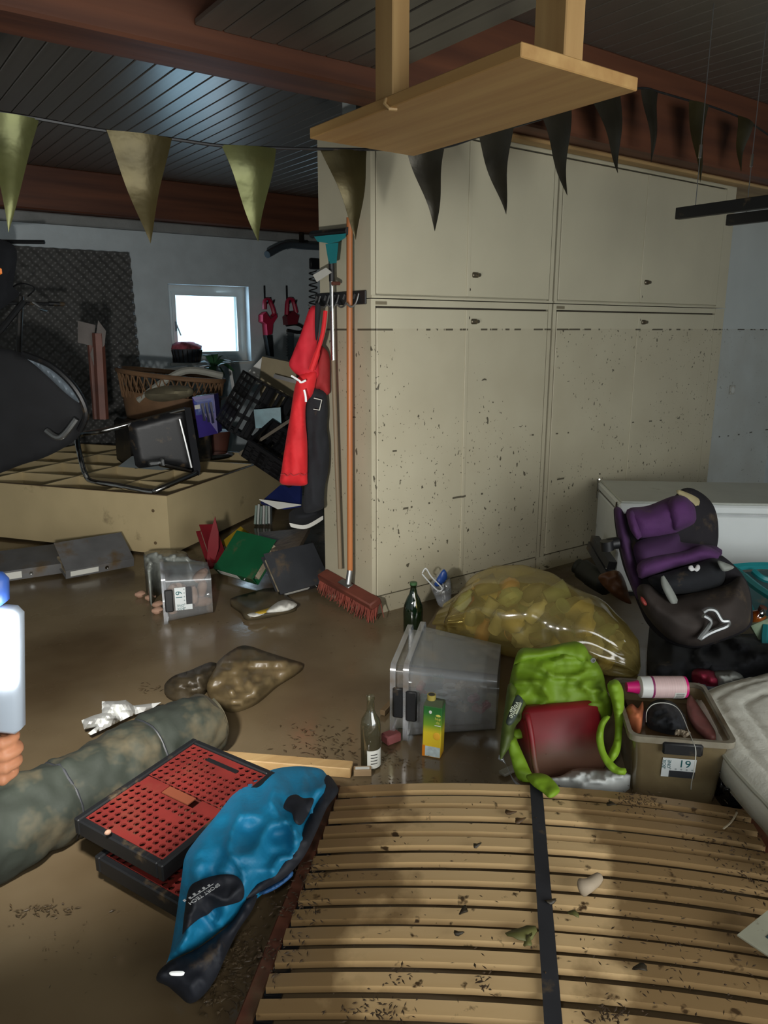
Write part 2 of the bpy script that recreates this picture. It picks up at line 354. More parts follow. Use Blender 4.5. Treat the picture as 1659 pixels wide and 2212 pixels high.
# beams
def beam(name, lo, hi, lab, mat=m_beam): return struct(MB().bb(lo, hi, None, .012).build(name, mat, smooth=30), lab)
beam('trim_1', (XL, 3.06, 2.645), (XR, 3.30, ZC-.02), 'thick red-brown timber beam crossing above the cupboards')
beam('trim_2', (XL, YB-.22, 2.72), (XR, YB-.01, ZC-.02), 'red-brown timber wall plate along the top of the window wall')
beam('trim_3', (XL, YB-.10, 2.615), (XR, YB-.005, 2.715), 'pale mortar strip under the rear wall plate', M('mortar_strip', (140, 142, 140), .9, bump=.5, bsc=30))
beam('trim_4', (5.2, 3.32, 2.66), (XR, 3.82, 2.75), 'raw timber lath under the beam above the white wall', m_rawx)
dp = MB()
for k in range(8): dp.bb((1.33+k*.118, 1.15, 2.735), (1.33+k*.118+.112, 3.055, 2.76), None, .004)
struct(dp.build('trim_5', m_ceil, smooth=0), 'lowered panel of grey grooved ceiling boards beside the beam')
beam('trim_6', (2.3, 3.20, 2.622), (XR, 3.305, 2.644), 'thin raw timber lath under the big beam', m_rawx)
# light switch box by the hedge trimmer and socket on the right wall
p = onY(1580, 842, 3.83)
st = thing('wall_socket', 'mud-caked square wall socket on white wall beside the tall cupboards', 'socket', p)
MB().box((0, -.006, 0), (.085, .012, .085), None, .004).build('cover_plate', M('socket_plate', (190, 190, 180), .5, mud=.5, msc=25), st)
MB().lathe([(.030, 0), (.030, .004), (.022, .004), (.022, .001)], 18, Matrix.Translation((0, -.012, 0)) @ Matrix.Rotation(math.pi/2, 4, 'X')).build('socket_ring', m_white, st)
# ------------------------------------------------------------------ steel cupboards
m_lock = M('lock_metal', (120, 112, 96), .35, .8); m_gap = M('door_gap', (58, 52, 42), .9)
def cupboard(name, lab, x0, x1, z0, z1, xs, xr, plinth, lock_z):
    Y0, Y1 = 3.31, 3.81
    t = thing(name, lab, 'cupboard', V((x0, Y0, z0))); W, Dp, Hh = x1-x0, Y1-Y0, z1-z0; pb = .115 if plinth else .012
    MB().bb((0, .02, 0 if not plinth else pb), (.02, Dp, Hh)).bb((W-.02, .02, 0 if not plinth else pb), (W, Dp, Hh)).bb((.02, Dp-.01, pb), (W-.02, Dp, Hh)).bb((.02, .02, Hh-.02), (W-.02, Dp-.01, Hh)).bb((.02, .02, pb), (W-.02, Dp-.01, pb+.02)).build('carcass', m_beige, t, smooth=0)
    MB().bb((0, 0, pb), (.028, .02, Hh)).bb((xr-x0, 0, pb), (W, .02, Hh)).bb((.028, .002, Hh-.035), (xr-x0, .02, Hh)).build('front_frame', m_beige, t, smooth=0)
    MB().bb((.03, .022, pb+.02), (xr-x0, .026, Hh-.035)).build('shadow_gap', m_gap, t, smooth=0)
    for k, (a, b) in enumerate(((.034, xs-x0-.003), (xs-x0+.003, xr-x0-.006))):
        d = MB().bb((a, -.004, pb+.008), (b, .018, Hh-.045), None, .003).build('door', m_beige, t, smooth=0)
        if k == 0: MB().bb((b-.012, -.009, pb+.01), (b+.012, -.003, Hh-.046), None, .002).build('edge_strip', m_beige, d, smooth=0)
        if k == 1 and lock_z:
            MB().box((a+.045, -.010, lock_z-z0), (.045, .012, .030), None, .005).cyl((a+.06, -.012, lock_z-z0), (a+.06, -.03, lock_z-z0), .012, .010).build('lock_knob', m_lock, d)
            hz = .06 if not plinth else Hh-.09
            MB().cyl((a+.004, -.002, hz), (a+.004, -.008, hz), .009).build('screw_hole', m_gap, d)
    if plinth: MB().bb((.0, .03, 0), (W, Dp, pb-.012)).build('plinth', m_beige, t, smooth=0); MB().bb((.01, .04, pb-.012), (W-.01, Dp, pb)).build('shadow_gap', m_gap, t, smooth=0)
    else: MB().bb((0, -.006, -.0), (W, .02, .012)).build('base_rail', m_beige, t, smooth=0)
    if plinth: MB().bb((.03, -.003, Hh-.028), (.10, 0, Hh-.012)).build('maker_plate', M('maker_plate', (150, 140, 116), .4, .5), t, smooth=0)
    return t
cupboard('tall_cupboard', 'tall beige two-door cupboard spattered with mud, beside the broom', 2.33, 3.705, 0, 1.755, 3.0, 3.675, True, 1.645)
cupboard('tall_cupboard', 'tall beige two-door cupboard right behind the white chest freezer', 3.72, 5.655, 0, 1.755, 4.59, 5.53, True, 1.65)
cupboard('top_cupboard', 'beige top cupboard directly under the hanging wooden board', 2.33, 3.705, 1.76, 2.64, 3.0, 3.675, False, 1.90)
cupboard('top_cupboard', 'beige top cupboard nearest the black hanging bars', 3.72, 5.655, 1.76, 2.64, 4.59, 5.53, False, 1.915)
# ------------------------------------------------------------------ hanging board on two posts
t = thing('hanging_shelf', 'raw wooden board hung under the ceiling on two timber posts', 'shelf', V((1.60, 1.58, 2.30)))
MB().bb((0, 0, 0), (.50, 1.09, .038), None, .003).build('board', m_raw, t, smooth=0)
MB().bb((.025, .60, .0385), (.095, .70, .838), None, .004).build('post', m_rawz, t, smooth=0)
MB().bb((.19, .02, .0385), (.27, .14, .838), None, .004).build('post', m_rawz, t, smooth=0)
MB().tube([(-.002, .60, .03), (-.012, .595, .012), (-.004, .58, -.004), (.02, .57, -.004)], .006, 6).build('hook', m_rawx, t)
# ------------------------------------------------------------------ bunting
SY = 2.88
cord = [(-60, 236), (0, 243), (90, 258), (230, 283), (370, 300), (480, 315), (600, 320), (700, 322), (800, 323), (880, 322), (962, 318), (1032, 296), (1107, 275), (1170, 257), (1232, 236), (1283, 219), (1342, 201), (1388, 190), (1425, 199), (1487, 217), (1530, 228), (1590, 250), (1625, 268), (1700, 320)]
tag(MB().tube(crom([onY(x, y, SY) for x, y in cord], 4), .006, 6).build('bunting_cord', m_black), 'dark cord carrying the row of pennants across the room', 'cord')
m_gold = M('foil_gold', (88, 90, 54), .3, .6, var=.3, sc_=5, bump=.5, bsc=7)
m_gold_dim = M('foil_gold_dim', (70, 62, 36), .3, .6, var=.3, sc_=5, bump=.5, bsc=7)  # same foil in a dimmer tone, weaker reflection put into the colour
m_gold_shaded = M('foil_gold_shaded', (54, 50, 40), .3, .5, var=.3, sc_=6, bump=.4, bsc=9)  # same foil again, darkened in colour where it reflects little light
flags = [((-30, 240), (85, 258), (18, 502), m_gold, 'olive foil pennant cut off by the left photo edge'),
 ((228, 282), (369, 300), (323, 527), m_gold_dim, 'dim-toned foil pennant, second from the left, above the small window'),
 ((477, 313), (596, 321), (558, 522), m_gold, 'olive foil pennant hanging left of the cupboard side, third from left'),
 ((695, 322), (795, 324), (772, 518), m_gold_dim, 'dim-toned foil pennant hanging beside the broom handle top'),
 ((880, 322), (962, 318), (940, 500), m_gold_shaded, 'dark pennant whose top is hidden by the board corner'),
 ((1032, 296), (1107, 275), (1090, 464), m_gold_shaded, 'shade-toned foil pennant in front of middle of the top cupboard doors, sixth from left'),
 ((1170, 257), (1232, 236), (1224, 423), m_gold_shaded, 'shade-toned foil pennant in front of the joint between both top cupboards'),
 ((1283, 219), (1342, 201), (1338, 374), m_gold_shaded, 'narrow dark pennant right below the board right corner'),
 ((1388, 190), (1425, 199), (1409, 352), m_gold_shaded, 'slim dark pennant against the red-brown beam, ninth from left'),
 ((1487, 217), (1530, 228), (1510, 395), m_gold_dim, 'thin dim-toned foil pennant above the end of black hanging bar'),
 ((1590, 250), (1625, 268), (1598, 372), m_gold_dim, 'thin twisted dim-toned foil pennant nearest the right photo edge')]
for k, (a, b, c, mt, lab) in enumerate(flags):
    A, B, Cc = onY(*a, SY), onY(*b, SY), onY(*c, SY)
    def fp(u, v_, A=A, B=B, Cc=Cc, k=k, off=0):
        p = A.lerp(B, u).lerp(Cc, v_); bow = (.018*math.sin(math.pi*u)*(1-v_)+.012*math.sin(6*v_+k*1.7)*(1 if k % 2 else -1))
        return p+V((0, -bow+off, 0))
    mb = MB().grid(fp, 9, 14); mb.grid(lambda u, v_: fp(u, v_, off=.0012), 9, 14)
    tag(mb.build('pennant', mt, smooth=180), lab, 'pennant', 'pennants on the bunting cord')
# ------------------------------------------------------------------ hanging black bars
for k, (e, lab) in enumerate((((1463, 462), 'longer black metal bar hung on thin cords under the beam at right'), ((1572, 476), 'black metal bar hung behind the longer one, nearer the white wall'))):
    p = fl(*e, 2.18 if k == 0 else 2.17); t = thing('hanging_bar', lab, 'bar', p, 'black hanging bars')
    MB().bb((-.02, -1.7, -.028), (.02, 0, .028), None, .003).build('bar', m_black, t, smooth=0)
    for yy in (-.10, -1.5):
        MB().cyl((0, yy, .028), (0, yy, ZC-.03-p.z), .0022, n=6).build('cord', m_steel, t)
        MB().cyl((0, yy, .25), (0, yy, .31), .008, n=8).build('turnbuckle', m_chrome, t)
# ------------------------------------------------------------------ far left corner
# embossed mat leaning on the window wall
def fmat(u, v_, back=0):
    X = .6+u*2.17; Z = .35+v_*2.04; d = 0 if back else .030*math.sin(X*2*math.pi/.12)*math.sin(Z*2*math.pi/.12)
    return V((X, YB-.05-.10*(1-v_)-d+back, Z))
mb = MB().grid(fmat, 175, 165); mb.grid(lambda u, v_: fmat(u, v_, .03), 3, 3)
tag(mb.build('egg_crate_mat', M('mat_grey', (92, 92, 90), .35, var=.15), smooth=180), 'large dark grey embossed mat leaning against wall left of window', 'mat')
# bicycle
t = thing('bicycle', 'dark bicycle at left edge, handlebar and fork visible', 'bicycle', V(dep(60, 660, 6.3)) - V((0, 0, .95)))
bd = 4.6
def bp(x, y, d=bd): return MW[t.name].inverted() @ dep(x, y, d+1.7)
MB().tube(crom([bp(-120, 640, 4.3), bp(-40, 655, 4.45), bp(35, 655), bp(90, 656, 4.7), bp(140, 657, 4.8)], 4), .014, 8).build('handlebar', m_black, t)
MB().tube([bp(105, 656, 4.73), bp(137, 657, 4.8)], .019, 10).build('grip', m_black, t)
MB().tube(crom([bp(60, 640, 4.6), bp(75, 622, 4.5), bp(45, 612, 4.5), bp(20, 625, 4.55)], 4), .006, 6).build('brake_cable', m_black, t)
MB().tube([bp(70, 652, 4.65), bp(100, 672, 4.7), bp(85, 668, 4.6)], .011, 6).build('brake_lever', m_steel, t)
MB().tube([bp(45, 640), bp(40, 760), bp(35, 820)], .022, 8).build('fork', m_dark, t)
MB().tube([bp(52, 650), bp(0, 715, 4.5), bp(-90, 800, 4.3)], .024, 8).build('frame_tube', m_black, t)
MB().tube([bp(20+95*math.cos(a)*.5, 900+95*math.sin(a), 4.62) for a in [k*math.pi/12 for k in range(24)]], .025, 6, True).build('wheel', m_black, t)
MB().box(bp(1, 586, 4.35), (.035, .035, .05), None, .008).build('reflector', M('orange_glow', (230, 120, 20), .3, emis=.35), t)  # emission paints the glow of a reflector that is no lamp
MB().tube([bp(-60, 521, 4.6), bp(96, 523, 4.6)], .016, 8).build('carrier_bar', m_black, t)
MB().pxsheet([(-80, 525), (30, 530), (28, 620), (40, 640), (-80, 700)], lambda x, y, d: dep(x, y, 6.1-.004*min(d, 15)), lambda x, y, d: dep(x, y, 6.25), 14).build('rain_cover', m_blackc, t, world=True)
# tipped black tub with pale rim
t = thing('garden_tub', 'large black rounded tub tipped up at left with pale crescent rim', 'tub', V(dep(60, 900, 5.2)) - V((0, 0, .3)))
arc = [(-120, 745), (-40, 745), (40, 760), (90, 780), (130, 806), (160, 840), (180, 875), (188, 905), (178, 930), (150, 960), (60, 1000), (-120, 1030)]
MB().pxsheet(arc, lambda x, y, d: dep(x, y, 5.12-.07*math.sqrt(min(d, 130)/130)), lambda x, y, d: dep(x, y, 5.25), 14).build('shell', M('tub_black', (24, 25, 28), .8, var=.25), t, world=True, smooth=180)
cres = [(56, 772), (100, 790), (140, 822), (165, 850), (176, 866), (170, 870), (140, 848), (105, 815), (75, 788)]
MB().pxsheet(cres, lambda x, y, d: dep(x, y, 5.05-.004*d), lambda x, y, d: dep(x, y, 5.11), 6).build('rim', M('tub_rim', (128, 140, 150), .35), t, world=True)
MB().tube(crom([dep(50, 765, 5.03), dep(110, 790, 5.0), dep(160, 836, 5.0), dep(186, 890, 5.02), dep(172, 930, 5.05)], 5), .022, 8).build('rolled_edge', m_black, t, world=True)
MB().tube(crom([dep(100, 930, 5.0), dep(130, 945, 4.98), dep(165, 905, 5.0)], 5), .02, 8).build('handle', m_steel, t, world=True)
# rusty stakes
def stake(name, lab, a, b, r, mat, d, tip=None):
    A, B = dep(*a, d), dep(*b, d); tt = thing(name, lab, 'garden tool', B)
    u = A-B; I = Matrix.Translation(-B)
    MB().tube([V((0, 0, 0)), u], r, 6).build('shaft', mat, tt)
    if tip:
        poly = [dep(x, y, d-.02)-B for x, y in tip]; poly2 = [dep(x, y, d+.02)-B for x, y in tip]; n = len(tip)
        MB().add(poly+poly2, [list(range(n)), list(range(n, 2*n))[::-1]]+[[i, (i+1) % n, n+(i+1) % n, n+i] for i in range(n)]).build('blade', M(name+'_blade', (118, 112, 108), .4, .3, var=.2), tt, smooth=0)
    return tt
stake('border_spade', 'brown spade with a pale pointed blade, handle down, left of window', (212, 720), (222, 905), .045, m_rust, 6.0, [(212, 692), (229, 715), (226, 745), (215, 760), (203, 790), (195, 765), (206, 735)])
stake('edging_tool', 'brown garden tool with a square rusty blade left of spade', (196, 745), (208, 905), .025, m_rust, 6.05, [(168, 693), (206, 702), (202, 748), (168, 740)])
# wicker basket with straw sack
m_wick = M('wicker', (112, 84, 58), .7, var=.25)
t = thing('wicker_basket', 'oval wicker basket with lattice rim standing behind the chair', 'basket', V(dep(375, 900, 6.6)))
cB = dep(375, 900, 6.6); I = MW[t.name].inverted()
def bk(a, v_, k=1.0):
    p = cB + RT*(.40+.05*v_)*math.cos(a)*k + FW*(.24+.04*v_)*math.sin(a)*k + UP*(.36*v_ + (-.05*math.cos(a) if v_ > .5 else 0)); return I @ p
MB().grid(lambda u, v_: bk(u*2*math.pi, v_*.55), 36, 6, True).build('woven_body', m_wick, t)
MB().tube([bk(k*math.pi/18, 1.0) for k in range(36)], .022, 7, True).build('rim', m_wick, t)
mb = MB()
for k in range(40):
    a = k*math.pi/20; mb.tube([bk(a, .5), bk(a+.16, 1.0)], .006, 5); mb.tube([bk(a, .5), bk(a-.16, 1.0)], .006, 5)
mb.build('lattice', m_wick, t)
MB().tube(crom([I @ dep(300, 865, 6.4), I @ dep(360, 820, 6.35), I @ dep(410, 800, 6.4), I @ dep(480, 812, 6.5)], 5), .03, 8).build('handle', M('wicker_pale', (150, 150, 140), .7), t)
sk = [(312, 850), (330, 838), (370, 832), (410, 836), (418, 850), (400, 860), (350, 868), (320, 862)]
tag(MB().pxsheet(sk, lambda x, y, d: dep(x, y, 6.34-.012*d-.02*wr(x, y, 18)), lambda x, y, d: dep(x, y, 6.5), 6).build('jute_sack', M('jute', (142, 134, 108), .9, var=.2, bump=.3)), 'crumpled pale jute sack sticking out of the wicker basket', 'sack')
cx_ = dep(350, 900, 6.62); tag(MB().box((cx_.x, cx_.y, .46+(cx_.z-.46)/2), (.72, .46, cx_.z-.462), None, .03).build('travel_chest', m_dark), 'dark muddy trunk standing behind the overturned chair', 'trunk')
# plant and frames behind
t = thing('palm_plant', 'green leafy plant bending in front of the window sill', 'plant', V(dep(465, 900, 7.2)))
I = MW[t.name].inverted(); m_pl = M('plant_green', (52, 96, 62), .5, var=.3)
pz = dep(465, 900, 7.2); MB().lathe([(.10, .462-pz.z), (.14, .66-pz.z), (.13, .66-pz.z)], 18).build('pot', m_rust, t)
MB().tube([V((0, 0, .64-pz.z)), I @ dep(465, 900, 7.2), I @ dep(462, 850, 7.2), I @ dep(460, 800, 7.2)], .02, 6).build('stem', m_wick, t)
for k in range(9):
    a = -2.7+k*.62; tip = (462+46*math.cos(a), 792+26*math.sin(a)+12*(1 if k in (0, 8) else 0)); A = I @ dep(461, 796, 7.2); B = I @ dep(*tip, 7.2-.25*math.sin(k*2.1))
    mid = A.lerp(B, .5)+V((0, 0, .06)); wv = (B-A).cross(V((0, 0, 1))).normalized()*.035
    mb = MB(); ln = crom([A, mid, B], 4); vs = []
    for j, p in enumerate(ln): s_ = math.sin(math.pi*(j+.4)/(len(ln)+.2)); vs += [p-wv*s_, p+wv*s_+V((0, 0, .006))]
    mb.add(vs, [[2*j, 2*j+1, 2*j+3, 2*j+2] for j in range(len(ln)-1)]).build('leaf', m_pl, t, smooth=180)
for k, (ol, lab, d) in enumerate((([(440, 790), (508, 785), (512, 860), (446, 868)], 'dark picture frame with pale mount leaning below the window', 7.6), ([(385, 795), (434, 788), (436, 960), (388, 966)], 'pale board standing behind wicker basket under the window', 7.7))):
    T = frame3(dep(*ol[3], d), dep(*ol[2], d), dep(*ol[0], d)); Wd = (dep(*ol[2], d)-dep(*ol[3], d)).length; Hd = (dep(*ol[0], d)-dep(*ol[3], d)).length
    t = thing('picture_frame', lab, 'picture frame', T)
    MB().bb((0, 0, 0), (Wd, .03, .03)).bb((0, Hd-.03, 0), (Wd, Hd, .03)).bb((0, .03, 0), (.03, Hd-.03, .03)).bb((Wd-.03, .03, 0), (Wd, Hd-.03, .03)).build('frame', m_steel if k == 0 else m_white, t, smooth=0)
    MB().bb((.03, .03, .004), (Wd-.03, Hd-.03, .012)).build('picture', M('picture_%d' % k, (120, 140, 150) if k == 0 else (150, 156, 150), .3, var=.4, sc_=9), t, smooth=0)
# cloth-topped pot on the sill
t = thing('window_pot', 'dark ribbed pot with red cloth on window sill', 'pot', V(onY(404, 783, YB-.02)))
MB().lathe([(.14, 0), (.165, .12), (.17, .15), (.15, .15), (.14, .02)], 20).build('pot', M('pot_dark', (52, 58, 66), .5, var=.3), t)
for k in range(20):
    a = k*math.pi/10; MB().tube([(.146*math.cos(a), .146*math.sin(a), .01), (.172*math.cos(a), .172*math.sin(a), .14)], .007, 5).build('rib', m_dark, t)
MB().ell((0, 0, .16), (.17, .15, .07), 16, 10, None, lambda d: 1+.25*noise.noise(d*3)).build('red_cloth', M('cloth_red_white', (150, 70, 82), .8, var=.7, sc_=14), t, smooth=180)
# ------------------------------------------------------------------ window wall tools
def wall_tool(name, lab, x, parts):
    t = thing(name, lab, 'garden tool', V(onY(x, 700, YB-.07))); I = MW[t.name].inverted()
    for nm, kind, pts, r, mt in parts:
        P = [I @ onY(px_, py_, YB-.07) for px_, py_ in pts]
        if kind == 't': MB().tube(crom(P, 4) if len(P) > 2 else P, r, 8).build(nm, mt, t)
        else:
            n = len(P); MB().add([p-V((0, r, 0)) for p in P]+[p+V((0, r, 0)) for p in P], [list(range(n))[::-1], list(range(n, 2*n))]+[[i, (i+1) % n, n+(i+1) % n, n+i] for i in range(n)]).build(nm, mt, t, smooth=0)
    return t
m_mag = M('tool_red', (172, 28, 62), .4, var=.1)
wall_tool('leaf_blower', 'pink-red leaf blower with black tube hung right of window', 575, [('handle', 't', [(571, 668), (572, 652), (577, 648), (584, 652), (592, 676), (588, 684)], .028, m_mag), ('motor_housing', 'p', [(563, 680), (570, 674), (580, 690), (593, 678), (594, 686), (585, 700), (583, 722), (573, 724), (571, 700), (563, 695)], .06, m_mag), ('blow_tube', 'p', [(572, 724), (584, 724), (588, 772), (580, 772)], .05, m_black)])
wall_tool('hedge_trimmer', 'dark red hedge trimmer with toothed blade hung near cupboard', 625, [('handle', 't', [(619, 680), (621, 652), (628, 647), (634, 652), (640, 676)], .028, m_mag), ('motor_housing', 'p', [(615, 684), (628, 672), (641, 682), (637, 700), (617, 702)], .06, M('tool_dark_red', (112, 24, 40), .4)), ('guard', 't', [(618, 702), (640, 700), (655, 708), (648, 718), (620, 714)], .02, m_black), ('blade', 'p', [(621, 715)]+[q for k in range(9) for q in ((619, 720+k*6), (623, 723+k*6))]+[(623, 778), (635, 778), (633, 715)], .012, m_steel)])
for k, x in enumerate((571, 584, 619, 632)):
    a, b = onY(x, 617 if k % 2 == 0 else 642, YB-.03), onY(x+1, 655, YB-.03)
    tag(MB().tube([b+V((0, -.08, .03)), b+V((0, -.06, 0)), b, a], .012, 6).build('wall_hook', m_black), ['long hook holding leaf blower, nearest the window', 'short hook at the right of leaf blower handle', 'long hook holding hedge trimmer', 'short hook at the right of hedge trimmer handle'][k], 'hook', 'wall hooks for garden tools')
t = thing('pull_up_bar', 'grey wall-mounted pull-up bar high beside the cupboard side', 'pull-up bar', V(onY(650, 530, YB-.3))); I = MW[t.name].inverted()
MB().tube(crom([I @ onY(577, 550, YB-.55), I @ onY(618, 530, YB-.4), I @ onY(660, 532, YB-.35), I @ onY(720, 535, YB-.35)], 4), .04, 10).build('bar', M('bar_grey', (70, 78, 84), .4), t)
MB().tube([I @ onY(650, 475, YB-.05), I @ onY(651, 535, YB-.3)], .028, 8).tube([I @ onY(620, 534, YB-.3), I @ onY(668, 520, YB-.05)], .025, 8).build('bracket', m_dark, t)
tag(MB().box(onY(679, 570, YB-.03), (.13, .05, .13), None, .01).build('switch_box', m_black), 'small black square switch box on wall beside cupboard edge', 'switch')
cc = [onY(676+8*math.cos(k*.62), 585+k*1.25, YB-.055)+V((0, .04*math.sin(k*.62), 0)) for k in range(95)]
tag(MB().tube(cc, .0065, 5).build('coiled_cable', m_black), 'black coiled cable hanging behind the red overalls', 'cable')
# ------------------------------------------------------------------ toppled shelf unit
N0 = V((1.83, 5.12, 0)); T = rz(N0, 35.5)     # local x: along the right end, local y: along the front going left
t = thing('toppled_shelf_unit', 'pale wooden shelf unit lying on its back, compartments facing up', 'shelf', T)
m_shelf = M('shelf_maple', (190, 172, 132), .5, var=.06, sc_=4, mud=.12, msc=3); m_shedge = M('shelf_edge', (104, 86, 60), .6, var=.2)
LX, LY, SH = 1.9, 2.3, .455
MB().bb((0, 0, .02), (.022, LY, SH)).build('side_panel', m_shelf, t, smooth=0)
MB().bb((LX-.022, 0, .02), (LX, LY, SH)).build('side_panel', m_shelf, t, smooth=0)
MB().bb((.022, 0, .02), (LX-.022, .022, SH)).build('end_panel', m_shelf, t, smooth=0)
MB().bb((.022, LY-.022, .02), (LX-.022, LY, SH)).build('end_panel', m_shelf, t, smooth=0)
MB().bb((.022, .022, .06), (LX-.022, LY-.022, .075)).build('back_panel', m_shelf, t, smooth=0)
for k in range(1, 4): MB().bb((k*LX/4-.009, .022, .075), (k*LX/4+.009, LY-.022, SH-.012)).build('divider', m_shelf, t, smooth=0)
for k in range(1, 4): MB().bb((.022, k*LY/4-.009, .075), (LX-.022, k*LY/4+.009, SH-.008)).build('shelf_board', m_shelf, t, smooth=0)
for a, b in (((0, 0), (LX, .024)), ((0, .024), (.024, LY)), ((LX-.024, .024), (LX, LY))): MB().bb((a[0], a[1], SH), (b[0], b[1], SH+.004)).build('edge_band', m_shedge, t, smooth=0)
for x_, y_, z_ in ((-.001, .12, .34), (-.001, .12, .10)): MB().cyl((x_, y_, z_), (x_-.003, y_, z_), .012).build('dowel_cap', m_shedge, t)
# chair lying on it
t = thing('tubular_chair', 'black chair with chrome tube frame lying on the toppled shelf unit', 'chair', V(dep(330, 1050, 5.75))); I = MW[t.name].inverted()
def cpnt(x, y, d): return I @ dep(x, y, d)
MB().pxsheet([(276, 915), (345, 896), (398, 882), (408, 890), (425, 1010), (428, 1024), (405, 1018), (350, 1005), (300, 1012), (292, 1005)], lambda x, y, d: dep(x, y, 5.72-.003*min(d, 12)+.0012*(x-350)), lambda x, y, d: dep(x, y, 5.78+.0012*(x-350)), 8, False).build('seat', m_black, t, world=True)
MB().pxsheet([(398, 880), (412, 880), (434, 1012), (430, 1028), (420, 1024)], lambda x, y, d: dep(x, y, 5.6), lambda x, y, d: dep(x, y, 6.05), 8, False).build('backrest', m_blackc, t, world=True)
MB().tube(crom([cpnt(400, 884, 5.75), cpnt(340, 900, 5.75), cpnt(282, 915, 5.72), cpnt(215, 932, 5.6), cpnt(175, 938, 5.5), cpnt(167, 950, 5.45), cpnt(173, 985, 5.4), cpnt(184, 1024, 5.35), cpnt(200, 1040, 5.33), cpnt(250, 1048, 5.3), cpnt(325, 1062, 5.3), cpnt(345, 1056, 5.3), cpnt(425, 1022, 5.5)], 5), .019, 9).build('frame_tube', m_chrome, t)
MB().tube(crom([cpnt(388, 905, 5.66), cpnt(402, 960, 5.66), cpnt(414, 1010, 5.66)], 4), .013, 8).build('cross_tube', m_steel, t)
MB().tube([cpnt(345, 1004, 5.66), cpnt(415, 1018, 5.66)], .014, 8).build('cross_tube', m_chrome, t)
MB().box(cpnt(333, 1000, 5.66), (.09, .05, .035), None, .008).box(cpnt(350, 998, 5.66), (.03, .05, .06), None, .008).build('bracket', m_steel, t)
MB().pxsheet([(255, 1008), (285, 985), (345, 985), (420, 1000), (350, 1016)], lambda x, y, d: dep(x, y, 5.95), lambda x, y, d: dep(x, y, 6.0), 10, False).build('side_skirt', M('skirt_grey', (88, 96, 98), .5), t, world=True)
tag(MB().ell(fl(460, 985, .46), (.20, .14, .035), 20, 8).build('mirror_dish', m_chrome), 'shiny oval metal dish lying on the shelf unit right of chair', 'dish')
# purple carton, crates, boards
t = thing('purple_carton', 'blue and purple printed carton standing on the toppled shelf unit', 'carton', V(dep(445, 945, 6.4))); I = MW[t.name].inverted()
P = [dep(415, 858, 6.0), dep(462, 852, 6.05), dep(471, 936, 6.05), dep(430, 946, 5.95)]
mb = MB(); back = FW*.16; mb.add(P+[p+back for p in P], [[0, 1, 2, 3], [7, 6, 5, 4], [0, 4, 5, 1], [1, 5, 6, 2], [2, 6, 7, 3], [3, 7, 4, 0]])
mb.build('box', M('carton_purple', (58, 44, 128), .4, var=.2), t, world=True, smooth=0)
def quad_on(P, u0, u1, v0, v1, off=-.004): 
    f = lambda u, v_: P[0].lerp(P[1], u).lerp(P[3].lerp(P[2], u), v_) + FW*off
    a = [f(u0, v0), f(u1, v0), f(u1, v1), f(u0, v1)]; return MB().add(a+[p+FW*.003 for p in a], [[0, 1, 2, 3], [7, 6, 5, 4], [0, 4, 5, 1], [1, 5, 6, 2], [2, 6, 7, 3], [3, 7, 4, 0]])
quad_on(P, .05, .95, .08, .45).build('printed_panel', M('carton_blue', (46, 66, 140), .4, var=.3, sc_=20), t, world=True, smooth=0)
quad_on(P, .05, .3, .2, .3, -.008).build('sticker', m_paper, t, world=True, smooth=0)
for k in range(3): quad_on(P, .35+.2*k, .48+.2*k, .18, .62+.05*k, -.008).build('printed_letter', M('print_dark_%d' % k, (24, 26, 60), .4), t, world=True, smooth=0)
m_crate = M('crate_black', (20, 21, 24), .45, var=.2)
def lattice_crate(lab, T, L, W, H, nh=3):
    t = thing('folding_crate', lab, 'crate', T, 'black lattice crates behind overalls'); th = .012
    MB().bb((0, 0, H-.03), (L, .02, H)).bb((0, W-.02, H-.03), (L, W, H)).bb((0, .02, H-.03), (.02, W-.02, H)).bb((L-.02, .02, H-.03), (L, W-.02, H)).build('rim', m_crate, t, smooth=0)
    def panel(nm, o, u, lu, vv, lv, n, handle=False):
        mb = MB(); o, u, vv, n = V(o), V(u), V(vv), V(n); nu = int(lu/.055)
        def bar(a, b, c, d): 
            vs = [o+u*x+vv*y+n*z for z in (0, th) for x, y in ((a, c), (b, c), (b, d), (a, d))]
            mb.add(vs, [[0, 1, 2, 3], [7, 6, 5, 4], [0, 4, 5, 1], [1, 5, 6, 2], [2, 6, 7, 3], [3, 7, 4, 0]])
        for k in range(nh+1): y = lv*k/nh; bar(0, lu, max(0, y-.016), min(lv, y+.016))
        for k in range(nu+1): x = lu*k/nu; bar(max(0, x-.011), min(lu, x+.011), 0, lv)
        for k in (.33, .66): bar(lu*k-.025, lu*k+.025, 0, lv)
        mb.build(nm, m_crate, t, smooth=0)
    panel('floor_panel', (0, 0, 0), (1, 0, 0), L, (0, 1, 0), W, (0, 0, 1)); panel('side_panel', (0, 0, .012), (1, 0, 0), L, (0, 0, 1), H-.04, (0, 1, 0)); panel('side_panel', (0, W-th, .012), (1, 0, 0), L, (0, 0, 1), H-.04, (0, 1, 0))
    panel('end_panel', (0, 0, .012), (0, 1, 0), W, (0, 0, 1), H-.04, (1, 0, 0)); panel('end_panel', (L-th, 0, .012), (0, 1, 0), W, (0, 0, 1), H-.04, (1, 0, 0)); return t
d0 = 5.7
T = frame3(dep(600, 985, d0+.1), dep(500, 935, d0-.1), dep(612, 860, d0+.05)); lattice_crate('black lattice crate tipped up, open side facing the camera, beside overalls', T, .46, .44, .32)
T = frame3(dep(520, 985, d0-.45), dep(610, 1045, d0-.5), dep(560, 925, d0-.1)); lattice_crate('black lattice crate lying low under the tipped crate', T, .42, .36, .16)
